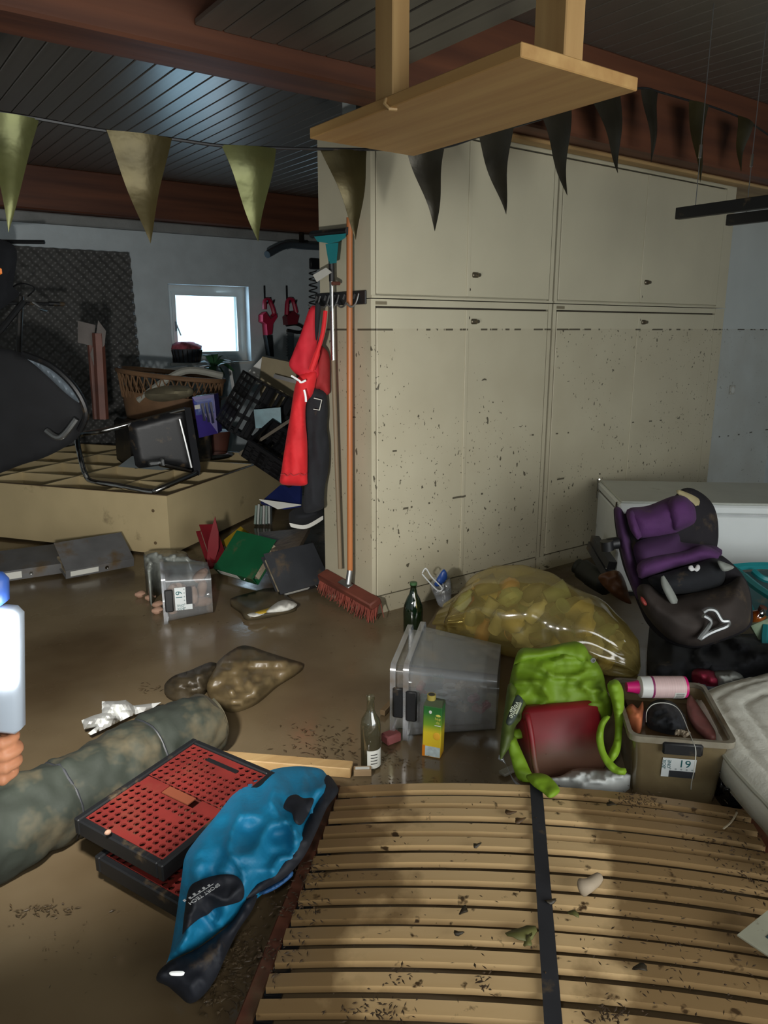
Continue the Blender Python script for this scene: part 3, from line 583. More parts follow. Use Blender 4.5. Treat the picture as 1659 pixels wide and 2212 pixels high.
quadP = [dep(548, 885, 5.55), dep(606, 880, 5.55), dep(608, 922, 5.55), dep(552, 925, 5.55)]
mb = MB().add(quadP+[p+FW*.02 for p in quadP], [[0, 1, 2, 3], [7, 6, 5, 4], [0, 4, 5, 1], [1, 5, 6, 2], [2, 6, 7, 3], [3, 7, 4, 0]])
tag(mb.build('photo_book', M('photo_teal', (98, 136, 146), .4, var=.35, sc_=7), smooth=0), 'pale teal picture book lying inside the tipped black crate', 'book')
def slab(name, lab, cat, pts, d, th, mat):
    P = [dep(x, y, d if not isinstance(d, (list, tuple)) else d[i]) for i, (x, y) in enumerate(pts)]; n = len(P)
    nn = (P[1]-P[0]).cross(P[2]-P[0]).normalized(); nn = nn if nn.dot(FW) > 0 else -nn
    return tag(MB().add(P+[p+nn*th for p in P], [list(range(n))[::-1], list(range(n, 2*n))]+[[i, (i+1) % n, n+(i+1) % n, n+i] for i in range(n)]).build(name, mat, smooth=0), lab, cat)
slab('carton_board', 'beige cardboard box standing behind black crate and overalls', 'cardboard box', [(566, 770), (640, 785), (640, 1005), (575, 1005), (560, 830)], 6.3, .25, M('card_beige', (150, 138, 110), .8, mud=.1))
slab('white_board', 'white pointed board edge leaning behind the black crate', 'board', [(515, 825), (566, 772), (558, 830)], 6.4, .03, m_white)
slab('dark_batten', 'short dark batten lying across the beige cardboard box', 'batten', [(592, 808), (645, 822), (643, 830), (590, 816)], 6.2, .04, m_dark)
slab('wood_batten', 'thin dirty wooden batten across the black crates', 'batten', [(515, 978), (625, 905), (628, 911), (518, 984)], 5.45, .03, M('dirty_batten', (92, 84, 70), .7))
# ------------------------------------------------------------------ on the cupboard side: rail, squeegee, broom, clothes
CX = 2.33
pa, pb_ = onX(793, 642, CX), onX(684, 642, CX)
t = thing('hook_rail', 'black tool rail with metal hooks fixed to cupboard side', 'hook rail', V((CX-.012, pa.y, pa.z)))
LR = pb_.y-pa.y
MB().bb((0, 0, -.035), (.011, LR, .035), None, .003).build('rail', m_black, t, smooth=0)
for k in range(5):
    y_ = .06+k*(LR-.1)/4.2; MB().tube(crom([(0, y_, .02), (-.02, y_, -.03), (-.05, y_, -.048), (-.078, y_, -.03)], 4), .005, 6).build('hook', m_steel, t)
    MB().tube([(-.002, y_+.03, .02), (-.004, y_+.045, -.005)], .006, 5).build('clip', m_steel, t)
m_handle = wood('broom_handle', (186, 118, 68), (150, 88, 46), 2, .4, 9); m_hgrey = wood('weathered_handle', (140, 124, 100), (104, 90, 70), 2, .6, 9)
def on_side(x, y, off): return onX(x, y, CX-off)
# squeegee
t = thing('floor_squeegee', 'turquoise floor squeegee head up with bright metal pole on tool rail', 'squeegee', V(on_side(731, 1225, .06))); I = MW[t.name].inverted()
q = lambda x, y, o=.06: I @ on_side(x, y, o)
MB().tube([q(716, 578), q(720, 778)], .013, 10).build('pole_chrome', m_chrome, t)
MB().tube([q(720, 778), q(735, 1228)], .0125, 10).build('pole_wood', m_hgrey, t)
MB().tube([q(716, 565), q(717, 608)], .016, 10).build('collar', m_black, t)
MB().tube([q(718, 612, .09), q(733, 612, .04)], .010, 8).build('clamp_bolt', m_rust, t)
hd = [(703, 527), (731, 524), (727, 568), (710, 570)]
P = [q(x, y, .075) for x, y in hd]; P2 = [q(x, y, .045) for x, y in hd]
MB().add(P+P2, [[0, 1, 2, 3], [7, 6, 5, 4], [0, 4, 5, 1], [1, 5, 6, 2], [2, 6, 7, 3], [3, 7, 4, 0]]).build('neck', m_teal, t, smooth=0)
hd = [(678, 511), (748, 504), (746, 514), (732, 522), (712, 526), (686, 522)]; P = [q(x, y, .085) for x, y in hd]; P2 = [q(x, y, .03) for x, y in hd]; n = 6
MB().add(P+P2, [list(range(6)), list(range(6, 12))[::-1]]+[[i, (i+1) % n, n+(i+1) % n, n+i] for i in range(n)]).build('head', m_teal, t, smooth=0)
MB().tube([q(674, 507, .06), q(752, 499, .06)], .020, 8).build('rubber_blade', m_black, t)
P = [q(676, 594, .10), q(704, 578, .10), q(716, 588, .10), q(684, 609, .10)]
MB().add(P+[p+V((.004, 0, 0)) for p in P], [[0, 1, 2, 3], [7, 6, 5, 4], [0, 4, 5, 1], [1, 5, 6, 2], [2, 6, 7, 3], [3, 7, 4, 0]]).build('hang_tag', m_paper, t, smooth=0)
# broom
t = thing('push_broom', 'wide red-brown bristle broom leaning against the cupboard corner', 'broom', V(on_side(755, 1260, .07))); I = MW[t.name].inverted()
MB().tube([q(755, 470, .045), q(755, 660, .05), q(756, 1238, .07)], .0165, 12).build('handle', m_handle, t)
MB().tube([q(756, 1232, .07), q(752, 1262, .09)], .017, 12).build('socket', m_steel, t)
hb0, hb1 = fl(706, 1232, .16), fl(822, 1296, .13); dirb = (hb1-hb0); Lb = dirb.length
Tb = MW[t.name].inverted() @ frame3(hb0, hb1, hb0+V((-.5, -.85, -.25)))
if Tb.to_3x3().col[2].z < 0: Tb = Tb @ Matrix.Diagonal((1, 1, -1, 1))
MB().bb((0, -.005, -.03), (Lb, .075, .015), Tb, .008).build('block', M('broom_block', (106, 54, 40), .7, var=.25), t)
MB().box((.46*Lb, .03, .018), (.11, .04, .006), Tb, .002).build('bracket_plate', m_steel, t)
mb = MB(); rr = random.Random(3)
for i in range(60):
    for j in range(6):
        x_ = .01+(Lb-.02)*i/59+rr.uniform(-.004, .004); y_ = .004+.062*j/5+rr.uniform(-.004, .004); e = 1 if i > 52 else 0
        mb.tube([(x_, y_, -.028), (x_+rr.uniform(-.012, .012)+.03*e*rr.random(), y_+.035+rr.uniform(-.012, .025), -.088+rr.uniform(-.014, .012))], [.0042, .002], 3, False, Tb, caps=False)
o = mb.build('bristles', M('bristle_red', (124, 56, 42), .8, var=.3), t, smooth=0); o['kind'] = 'stuff'
# hanging clothes
def cloth_d(name, lab, cat, outline, d, mat, sp=7, puff=.05, wsc=22, wamp=.012, seed=0, parent=None, smooth=180, cap=40, stretch=.25):
    f = lambda x, y, e: dep(x, y, d-puff*math.sqrt(min(e, cap)/cap)-wamp*wr(x, y*stretch, wsc, seed)*min(1, e/8))
    g = lambda x, y, e: dep(x, y, d+.02+puff*.6*math.sqrt(min(e, cap)/cap))
    o = MB().pxsheet(outline, f, g, sp).build(name, mat, parent, world=parent is not None, smooth=smooth)
    return tag(o, lab, cat) if parent is None else o
m_redc = M('overall_red', (206, 28, 36), .75, var=.12, sc_=5, sheen=.3); m_redd = M('cloth_dark_red', (150, 34, 36), .8, var=.2, sc_=5)
DC = 4.27
t = thing('red_overalls', 'bright red work overalls hanging from tool rail on cupboard side', 'overalls', V(dep(650, 1048, DC)))
cloth_d('trousers', '', '', [(646, 812), (668, 800), (684, 806), (676, 850), (662, 870), (660, 905), (664, 960), (664, 1030), (662, 1047), (635, 1049), (606, 1044), (608, 1015), (618, 950), (628, 890), (636, 840)], DC, m_redc, 6, .07, 15, .02, 1, t)
cloth_d('bib', '', '', [(668, 668), (680, 660), (690, 672), (688, 720), (684, 760), (690, 810), (672, 820), (648, 815), (625, 790), (632, 765), (650, 720)], DC+.02, M('overall_bib', (196, 30, 46), .75, var=.15), 6, .05, 15, .015, 2, t)
MB().tube(crom([dep(703, 672, DC-.06), dep(697, 720, DC-.08), dep(684, 765, DC-.06), dep(672, 800, DC-.06)], 5), [.012]*10+[.018]*6, 8).build('strap', m_redc, t, world=True)
MB().tube(crom([dep(630, 812, DC-.07), dep(646, 822, DC-.1), dep(650, 826, DC-.1), dep(660, 822, DC-.08)], 4), .006, 6).build('reflective_strip', M('strip_glow_white', (235, 240, 240), .3, emis=.15), t, world=True)  # slight emission stands in for lamp light thrown back by the tape
MB().tube(crom([dep(657, 842, DC-.1), dep(660, 855, DC-.1), dep(661, 868, DC-.1)], 4), .006, 6).build('reflective_strip', M('strip_glow_white_2', (235, 240, 240), .3, emis=.15), t, world=True)  # returned light again painted as emission
mb = MB(); mb.tube([dep(606+k*7, 1022+random.random()*10, DC-.07) for k in range(9)], .003, 4); mb.build('elastic_hem', m_redd, t, world=True)
cloth_d('red_jacket', 'dark red jacket bundle hanging behind the overalls against cupboard side', 'jacket', [(690, 750), (702, 752), (712, 772), (713, 820), (712, 850), (700, 852), (690, 840), (676, 838), (680, 790)], DC+.05, m_redd, 6, .06, 14, .015, 4)
t = thing('work_trousers', 'black work trousers with pale pocket stitching hanging below the red jacket', 'trousers', V(dep(690, 1105, DC)))
cloth_d('trouser_legs', '', '', [(664, 838), (690, 842), (704, 850), (708, 890), (706, 925), (711, 960), (710, 1010), (702, 1050), (700, 1080), (698, 1098), (668, 1108), (655, 1100), (658, 1050), (664, 1000), (660, 920), (661, 870)], DC+.04, m_blackc, 6, .05, 14, .02, 5, t)
MB().tube([dep(678, 860, DC-.04), dep(695, 864, DC-.04), dep(690, 886, DC-.04), dep(677, 884, DC-.04)], .003, 5).build('pocket_stitching', m_paper, t, world=True)
cloth_d('black_scarf', 'black strip of cloth hanging between the red overall straps', 'scarf', [(682, 655), (692, 660), (691, 690), (686, 728), (682, 735), (680, 700)], DC-.03, m_blackc, 5, .03, 10, .01, 6)
t = thing('work_shoe', 'black shoe with pale sole lying under the work trousers', 'shoe', V(fl(662, 1135, .03))); I = MW[t.name].inverted()
MB().pxsheet([(624, 1112), (635, 1100), (660, 1095), (690, 1092), (698, 1105), (694, 1122), (660, 1135), (630, 1134)], lambda x, y, d: dep(x, y, 4.75-.006*min(d, 18)), lambda x, y, d: dep(x, y, 4.95), 6).build('upper', m_blackc, t, world=True, smooth=180)
MB().pxsheet([(625, 1130), (660, 1134), (698, 1114), (698, 1122), (662, 1142), (628, 1138)], lambda x, y, d: dep(x, y, 4.7), lambda x, y, d: dep(x, y, 4.9), 6).build('sole', m_paper, t, world=True)
# ------------------------------------------------------------------ binders, papers, books
def binder(lab, T, mat, h=.32, w=.285, th=.075, open_=0, label_at='spine', name='ring_binder', grp='ring binders on the floor', lcol=None):
    t = thing(name, lab, 'binder', T, grp)
    MB().bb((0, 0, 0), (h, w, .004)).build('cover', mat, t, smooth=0)
    R_ = Matrix.Translation((0, 0, th)) @ Matrix.Rotation(math.radians(open_), 4, 'X')
    MB().bb((0, 0, -.004), (h, w, 0), R_).build('cover', mat, t, smooth=0)
    MB().bb((0, -.004, 0), (h, 0, th)).build('spine', mat, t, smooth=0)
    MB().bb((.012, .03, .006), (h-.012, w-.03, th*.72)).build('paper_block', m_mudpaper, t, smooth=0)
    MB().bb((.03, -.0055, .012), (.21, -.0042, th-.012)).build('spine_label', lcol or m_paper, t, smooth=0)
    MB().lathe([(.013, 0), (.013, .002), (.009, .002), (.009, 0)], 14, Matrix.Translation((.265, -.0045, th/2)) @ Matrix.Rotation(math.pi/2, 4, 'X')).build('finger_ring', m_chrome, t)
    for x_ in (.12, .2): MB().tube([(x_, .02, .006), (x_, .03, th*.7), (x_, .05, th*.85), (x_, .07, th*.7), (x_, .075, .006)], .002, 5).build('ring', m_chrome, t)
    return t
def px3(a, za, b, zb, c, zc_): return frame3(fl(*a, za), fl(*b, zb), fl(*c, zc_))
binder('bright green ring binder with white spine label lying tilted toward camera', px3((474, 1238), .03, (590, 1272), .02, (524, 1140), .28) , m_green, .36, .30, .07)
binder('dark red ring binder standing open beside the green binder', px3((450, 1230), .02, (478, 1225), .02, (462, 1120), .30) @ Matrix.Rotation(math.radians(90), 4, 'Z') @ Matrix.Translation((.0, -.12, 0)), m_redb, .30, .12, .07, 12)
slab('folder_sheet', 'dark red pointed folder cover standing upright behind the tipped box', 'folder', [(446, 1222), (450, 1170), (464, 1116), (472, 1150), (472, 1185), (460, 1225)], 4.85, .012, m_redb)
binder('mustard yellow ring binder half hidden behind the green binder', px3((478, 1172), .12, (518, 1140), .16, (490, 1215), .02), m_yel, .30, .26, .05)
binder('black ring binder leaning at foot of cupboard, left of the broom head', px3((600, 1290), .01, (705, 1262), .02, (608, 1195), .22), m_dkb, .36, .28, .05)
binder('grey ring binder lying flat at far left below the toppled shelf unit', px3((-30, 1262), .02, (145, 1236), .02, (-20, 1180), .10), m_gryb, .62, .36, .07)
binder('grey lever-arch folder with pages spread below the middle of shelf unit', px3((142, 1250), .02, (268, 1226), .02, (146, 1180), .12), m_gryb, .45, .26, .06, 18)
m_bluef = M('folder_blue', (28, 40, 98), .5, var=.15)
slab('blue_folder', 'dark blue plastic folder lying under the red overalls', 'folder', [(562, 1085), (605, 1048), (650, 1050), (648, 1090), (610, 1096)], [5.2, 5.3, 5.1, 4.95, 5.0], .02, m_bluef)
slab('blue_folder_flap', 'pale document sheet with pen line on dark blue folder', 'paper', [(560, 1080), (600, 1086), (650, 1092), (600, 1100)], [5.05, 5.0, 4.9, 4.95], .006, m_paper)
t = thing('magazine_stack', 'stack of greenish white magazines standing upright on the wet floor', 'magazines', px3((548, 1132), .02, (590, 1132), .02, (550, 1088), .18))
for k in range(6): MB().bb((.024*k, 0, -.12), (.024*k+.018, .16+.01*math.sin(k*2), 0), Matrix.Rotation(math.radians(-3+k), 4, 'Z'), .002).build('magazine', M('magazine_%d' % k, [(140, 160, 150), (190, 196, 190), (120, 140, 132), (200, 200, 196), (150, 168, 160), (186, 192, 188)][k], .6, mud=.3), t, smooth=0)
slab('wet_newspaper', 'muddy wet newspaper sheets lying flat in front of the shoe', 'newspaper', [(560, 1150), (668, 1140), (640, 1190), (560, 1185)], [5.1, 5.0, 4.6, 4.7], .03, M('mud_news', (96, 84, 70), .6, var=.5, sc_=8, stretch=(2, 12, 2), mud=.4))
def ground(name, lab, cat, outline, z, mat, sp=8, amp=.01, wsc=30, puff=.02, cap=40, seed=0, parent=None, smooth=180, zb=0.0, rnd=True):
    zf = z if callable(z) else (lambda x, y: z)
    f = lambda x, y, e: fl(x, y, zf(x, y)+puff*math.sqrt(min(e, cap)/cap)+amp*(wr(x, y, wsc, seed)+1.2*max(0, 1-4*abs(nz(x*.7, y*1.6, wsc*1.5, seed+8))))*min(1, e/10))
    def g(x, y, e):
        p = fl(x, y, zf(x, y)); return V((p.x, p.y, max(zb, 0.001) if zb is not None else p.z-.004))
    if zb is None: g = lambda x, y, e: fl(x, y, zf(x, y)-.004+(amp*wr(x, y, wsc, seed)+puff*math.sqrt(min(e, cap)/cap)*.9)*min(1, e/10))
    o = MB().pxsheet(outline, f, g, sp, rnd).build(name, mat, parent, world=parent is not None, smooth=smooth)
    return tag(o, lab, cat) if parent is None else o
# muddy folder
t = thing('muddy_folder', 'mud-soaked folder with torn pale corner lying in water left of broom', 'folder', V(fl(560, 1310, 0)))
ground('cover', '', '', [(497, 1295), (540, 1280), (590, 1270), (625, 1292), (640, 1308), (600, 1320), (535, 1330), (520, 1315)], .03, M('mud_folder', (78, 70, 52), .4, var=.3, mud=.4), 7, .008, 20, .015, 30, 3, t)
ground('torn_page', '', '', [(575, 1322), (600, 1300), (622, 1296), (642, 1306), (625, 1318), (600, 1322)], .05, m_paper, 5, .012, 10, .02, 12, 5, t, zb=None)
ground('torn_page', '', '', [(534, 1327), (560, 1321), (572, 1325), (550, 1333)], .04, m_paper, 4, .008, 8, .01, 8, 6, t, zb=None)
ground('yellow_page', '', '', [(552, 1322), (600, 1308), (606, 1313), (566, 1326)], .045, m_yel, 4, .006, 8, .008, 8, 7, t, zb=None)
# wrapped newspapers in clear film
ground('wrapped_papers', 'bundle of papers wrapped in clear film behind the tipped clear box', 'paper bundle', [(310, 1200), (325, 1190), (395, 1190), (410, 1205), (440, 1215), (350, 1215), (322, 1240), (318, 1235)], .20, M('film_papers', (130, 134, 128), .25, var=.35, sc_=14, mud=.15), 6, .025, 14, .03, 18, 9)
# ------------------------------------------------------------------ storage boxes
m_clearbox = clear_mat('clear_box_plastic', (232, 236, 238), .2, .09, .15, (184, 186, 188), dirt=.12)
m_clearrim = clear_mat('clear_box_rim', (226, 230, 234), .40, .12, .2, (190, 194, 200), dirt=.1)
m_num = M('print_teal', (24, 88, 92), .5); m_lab = M('label_white', (206, 212, 212), .5, var=.05)
def box19(lab, T, w=.39, d=.29, h=.26, body=None, rim=None, label=True, grp='clear storage boxes', nm='storage_box', th=.003, kk=.86):
    """local z points out of the opening, x along the long side, y along the short side; origin at the middle of the floor of the box"""
    body = body or m_clearbox; rim = rim or m_clearrim
    t = thing(nm, lab, 'storage box', T, grp); k = kk
    def ring(z, o=0):
        f = k+(1-k)*z/h; a, b = w/2*f-o, d/2*f-o; r_ = .03; out = []
        for cx_, cy_, a0 in ((a-r_, b-r_, 0), (-a+r_, b-r_, 90), (-a+r_, -b+r_, 180), (a-r_, -b+r_, 270)):
            for j in range(4): an = math.radians(a0+30*j); out.append((cx_+r_*math.cos(an), cy_+r_*math.sin(an), z))
        return out
    mb = MB(); zs = [0, h*.5, h-.015]; n = 16
    vs = [p for z in zs for p in ring(z)]; fs = [[i*n+j, i*n+(j+1) % n, (i+1)*n+(j+1) % n, (i+1)*n+j] for i in range(2) for j in range(n)]+[list(range(n))[::-1]]
    mb.add(vs, fs); mb.build('body', body, t)
    mb = MB(); o1 = ring(h); outer = [(p[0]*1.07, p[1]*1.09, h) for p in o1]; o2 = [(p[0]*1.07, p[1]*1.09, h-.022) for p in o1]; inn = ring(h); inl = ring(h-.016)
    mb.add(outer+o2+inn+inl, [[j, (j+1) % n, n+(j+1) % n, n+j] for j in range(n)]+[[2*n+j, 2*n+(j+1) % n, (j+1) % n, j] for j in range(n)]+[[n+j, n+(j+1) % n, 3*n+(j+1) % n, 3*n+j] for j in range(n)])
    mb.build('rim', rim, t)
    for s in (-1, 1):
        hd = MB().box((s*(w/2*1.06+.004), 0, h-.034), (.014, .13, .045), None, .006).build('clip_handle', m_black, t)
    if label:
        f = k+(1-k)*.55; yy = -d/2*f-.002; a = math.atan2(d/2*(1-k), h)
        TL = Matrix.Translation((0, yy, h*.5)) @ Matrix.Rotation(math.pi/2+a, 4, 'X')
    return t
def box_label(t, TL, s=1.0):
    lb = MB().bb((-.055*s, -.005*s, 0), (.055*s, .045*s, .001), TL).build('label', m_lab, t, smooth=0)
    MB().bb((-.03*s, -.032*s, 0), (.055*s, -.005*s, .001), TL).build('label_band', m_dkb, t, smooth=0)
    MB().bb((-.055*s, -.032*s, 0), (-.03*s, -.005*s, .001), TL).build('label_foot', m_lab, t, smooth=0)
    lettering('19', .042*s, TL @ Matrix.Translation((.018*s, .024*s, .0015)), m_num, lb)
    lettering('BOX\nONE', .016*s, TL @ Matrix.Translation((-.040*s, .021*s, .0015)) @ Matrix.Rotation(math.pi/2, 4, 'Z'), m_num, lb)
    for k in range(6): MB().lathe([(.0035*s, 0), (.0035*s, .0004)], 8, TL @ Matrix.Translation(((-.045+k*.018)*s, .002*s, .0011))).build('label_icon', M('icon_grey', (150, 160, 160), .5) if k == 0 else bpy.data.materials['icon_grey'], lb, smooth=0)
# tipped box at left, opening to the left
a0, a1 = fl(352, 1352, 0), fl(462, 1340, 0); ax = (a0-a1).normalized(); side = V((-ax.y, ax.x, 0)); side = side if side.dot(FW) > 0 else -side
ctr = a1+side*.17+UP*.145+ax*.0
T = Matrix(((side.x, 0, ax.x, ctr.x), (side.y, 0, ax.y, ctr.y), (side.z, -1, ax.z, ctr.z), (0, 0, 0, 1)))
if T.to_3x3().determinant() < 0: T = Matrix(((side.x, 0, ax.x, ctr.x), (side.y, 0, ax.y, ctr.y), (0, 1, 0, ctr.z), (0, 0, 0, 1)))
tb = box19('clear box numbered 19 tipped on its side beside the green binder', T, .33, .27, .27)
# printed label on the long side that faces us (local -x side)
for sx in (-1,):
    TL = Matrix.Translation((sx*(.33/2*.955+.004), 0, .15)) @ Matrix(((0, 0, sx, 0), (0, 1, 0, 0), (-sx*1.0, 0, 0, 0), (0, 0, 0, 1)))
    TW = T @ TL
    # upright reading direction turned a quarter, like the box
    box_label(tb, TL @ Matrix.Rotation(math.radians(0 if (TW.to_3x3() @ V((1, 0, 0))).dot(ax) < 0 else 180), 4, 'Z') @ Matrix.Rotation(math.radians(90), 4, 'Z'), 1.2)
m_clay = M('clay_pink', (170, 134, 112), .75, var=.2, mud=.3, msc=9)
rr = random.Random(5)
for k in range(9):
    p = T @ V((rr.uniform(-.10, .05), -.085+.075*(k // 4)+rr.uniform(-.01, .01) if T.to_3x3().col[1].z > 0 else .085-.075*(k // 4), .045+(k % 4)*.058)); R_ = Matrix.Translation(p) @ Matrix.Rotation(rr.uniform(0, 3), 4, V((rr.random(), rr.random(), rr.random())))
    tag(MB().lathe([(.012, -.05), (.027, -.046), (.030, -.01), (.026, .03), (.014, .05)], 10, R_).build('clay_figure', m_clay), 'pinkish clay piece lying among others inside the tipped clear box', 'clay piece', 'clay pieces in the tipped box')
for k, (x_, y_) in enumerate(((303, 1283), (325, 1290), (332, 1276), (341, 1305), (340, 1318))):
    tag(MB().ell(fl(x_, y_, .02), (.035, .025, .02), 8, 6, None, lambda d: 1+.3*noise.noise(d*2)).build('clay_shard', m_clay), ['clay shard lying farthest left of the tipped numbered box', 'clay shard second from left beside the tipped numbered box', 'highest of the clay shards at the rim of tipped numbered box', 'clay shard touching the rim of tipped numbered box, second lowest', 'lowest clay shard against the rim of tipped numbered box'][k], 'clay piece', 'spilled clay shards')
# ------------------------------------------------------------------ middle of the floor
# clear boxes tipped on their side, one nested in the other
p0, p1 = fl(872, 1592, 0), fl(1068, 1612, 0); ax = (p0-p1).normalized(); side = V((-ax.y, ax.x, 0)); side = side if side.dot(FW) > 0 else -side
ctr = p1+side*.20+UP*.165
def lying(ctr, ax, side): 
    T = Matrix(((side.x, 0, ax.x, ctr.x), (side.y, 0, ax.y, ctr.y), (0, -1, 0, ctr.z), (0, 0, 0, 1)))
    return T if T.to_3x3().determinant() > 0 else Matrix(((side.x, 0, ax.x, ctr.x), (side.y, 0, ax.y, ctr.y), (0, 1, 0, ctr.z), (0, 0, 0, 1)))
T1 = lying(ctr, ax, side); box19('outer clear plastic box tipped on its side beside juice carton, opening left', T1, .46, .31, .36, kk=.76)
T2 = lying(ctr+ax*.055+UP*.002, ax, side); box19('inner clear plastic box nested in the tipped one, rim sticking out left', T2, .43, .285, .36, kk=.76)
m_toy = [M('toy_pink', (196, 122, 126), .5), M('toy_cream', (190, 172, 150), .6), M('toy_white', (200, 200, 196), .5), M('toy_green', (110, 140, 120), .5), M('toy_red', (170, 60, 60), .5)]
rr = random.Random(11)
labs = ['pink toy brick inside the tipped clear boxes', 'cream wooden toy piece inside the tipped clear boxes', 'white toy ring inside tipped clear boxes', 'grey-green toy block on the floor of tipped clear boxes', 'red toy block on the floor of tipped clear boxes']
up1 = 1 if T1.to_3x3().col[1].z > 0 else -1
for k in range(14):
    c_ = k % 5; p = T1 @ V((rr.uniform(-.15, .12), up1*(-.085+.035*(k // 5)), .05+.30*((k*3) % 14)/14)); R_ = Matrix.Translation(p) @ Matrix.Rotation(rr.uniform(0, 6), 4, 'Z')
    mb = MB()
    if c_ == 2: mb.tube([(.03*math.cos(a*.5236), .03*math.sin(a*.5236), 0) for a in range(12)], .008, 6, True, R_)
    else: mb.box((0, 0, 0), (.05, .03, .022), R_, .004); mb.cyl((-.012, 0, .011), (-.012, 0, .018), .008, None, 8, R_); mb.cyl((.012, 0, .011), (.012, 0, .018), .008, None, 8, R_)
    tag(mb.build('toy_piece', m_toy[c_]), labs[c_], 'toy piece', 'toy pieces in the clear boxes')
# glass bottles
p = fl(801, 1655, 0); t = thing('wine_bottle', 'clear glass wine bottle with white label standing in the muddy water', 'bottle', p)
m_glass = clear_mat('bottle_glass', (206, 206, 186), .22, .16, .04, (120, 116, 96))
MB().lathe([(.032, .001), (.037, .006), (.0375, .17), (.034, .195), (.022, .215), (.0145, .235), (.0135, .275), (.0155, .277), (.0155, .289), (.013, .290)], 22, None, True, False).build('glass', m_glass, t, smooth=60)
MB().lathe([(.0355, .004), (.0358, .145), (.001, .146)], 22).build('murky_water', clear_mat('murky_water', (168, 156, 118), .35, .05, .1, (128, 116, 84)), t, smooth=60)
a0_ = math.atan2(-p.y, -p.x)
def lab_strip(r0, z0, z1, a, half): return MB().grid(lambda u, v_: V((r0*math.cos(a+(u-.5)*2*half), r0*math.sin(a+(u-.5)*2*half), z0+(z1-z0)*v_)), 10, 2)
lab_strip(.0382, .012, .085, a0_+.5, .85).build('paper_label', m_paper, t)
for k in range(4): lab_strip(.0385, .030+.012*k, .034+.012*k, a0_+.35, .35).build('label_print', m_steel, t)
p = fl(892, 1366, 0); t = thing('green_bottle', 'dark green glass bottle standing upright at the foot of the cupboard', 'bottle', p)
MB().lathe([(.046, .001), (.052, .006), (.053, .13), (.050, .155), (.036, .195), (.022, .222), (.016, .25), (.016, .268), (.019, .27), (.019, .283), (.015, .284)], 22, None, True, False).build('glass', clear_mat('green_glass', (52, 110, 70), .45, .12, .05, (16, 46, 26)), t, smooth=60)
MB().lathe([(.017, .272), (.020, .274), (.020, .287), (.012, .289)], 14).build('cap', M('bottle_cap', (60, 96, 58), .5), t)
# juice carton
p = fl(935, 1628, 0); t = thing('juice_carton', 'torn green and yellow juice carton standing by clear boxes', 'carton', rz(p, math.degrees(math.atan2(p.y, p.x))-90-14) @ Matrix.Rotation(math.radians(1), 4, 'Y'))
cm = M('carton_print', (80, 120, 50), .45, var=.12, sc_=14); nt = cm.node_tree; N = nt.nodes; L = nt.links; b_ = N['Principled BSDF']; old = b_.inputs['Base Color'].links[0].from_socket
tc = [n for n in N if n.type == 'TEX_COORD'][0]; sx_ = N.new('ShaderNodeSeparateXYZ'); L.new(tc.outputs['Object'], sx_.inputs[0]); mr = N.new('ShaderNodeMapRange'); mr.inputs[1].default_value = 0; mr.inputs[2].default_value = .25; L.new(sx_.outputs[2], mr.inputs[0])
cr = N.new('ShaderNodeValToRGB'); L.new(mr.outputs[0], cr.inputs[0]); el = cr.color_ramp.elements
el[0].position = 0; el[0].color = lin((200, 140, 20)); el[1].position = 1; el[1].color = lin((30, 78, 36))
for ps, c_ in ((.12, (214, 176, 40)), (.42, (206, 184, 44)), (.55, (112, 148, 42)), (.75, (44, 106, 48))): e = el.new(ps); e.color = lin(c_)
L.new(cr.outputs[0], b_.inputs['Base Color'])
MB().bb((-.036, -.03, .001), (.036, .03, .215), None, .003).build('carton_body', cm, t, smooth=0)
MB().add([(-.036, -.03, .215), (.036, -.03, .215), (.036, .03, .215), (-.036, .03, .215), (-.030, -.012, .232), (.034, -.008, .236), (.034, .02, .228), (-.03, .02, .228)], [[0, 1, 5, 4], [1, 2, 6, 5], [2, 3, 7, 6], [3, 0, 4, 7], [4, 5, 6, 7]]).build('torn_top', M('carton_top', (60, 70, 44), .6), t, smooth=0)
MB().lathe([(.017, 0), (.017, .02), (.013, .02), (.013, .004)], 14, Matrix.Translation((-.012, -.004, .232))).build('spout', M('spout_yellow', (176, 160, 80), .5, var=.3), t)
MB().lathe([(.0128, 0), (.0128, .002)], 14, Matrix.Translation((-.012, -.004, .2505))).build('spout_opening', m_dark, t)
MB().bb((-.024, -.0312, .006), (.035, -.0302, .048)).build('white_panel', M('carton_white', (176, 190, 192), .5, var=.15, sc_=60), t, smooth=0)
MB().bb((-.0355, -.0310, .003), (-.025, -.0303, .05)).build('orange_strip', M('carton_orange', (206, 120, 20), .5), t, smooth=0)
MB().ell((.02, -.031, .095), (.014, .001, .016), 10, 6).build('fruit_print', M('fruit_print', (226, 170, 50), .5), t)
m_ylet = M('print_yellow', (200, 196, 90), .5)
TL = Matrix.Translation((.022, -.0312, .16)) @ Matrix.Rotation(math.pi/2, 4, 'X')
lettering('hap\nda', .016, TL, m_ylet, t); MB().ell((-.008, -.0308, .192), (.006, .0008, .007), 10, 6).build('logo_spot', m_paper, t); MB().ell((.023, -.0308, .181), (.010, .0008, .005), 10, 6).build('logo_oval', m_ylet, t)
MB().bb((.010, -.0312, .138), (.034, -.0303, .141)).build('white_stroke', m_paper, t, smooth=0)
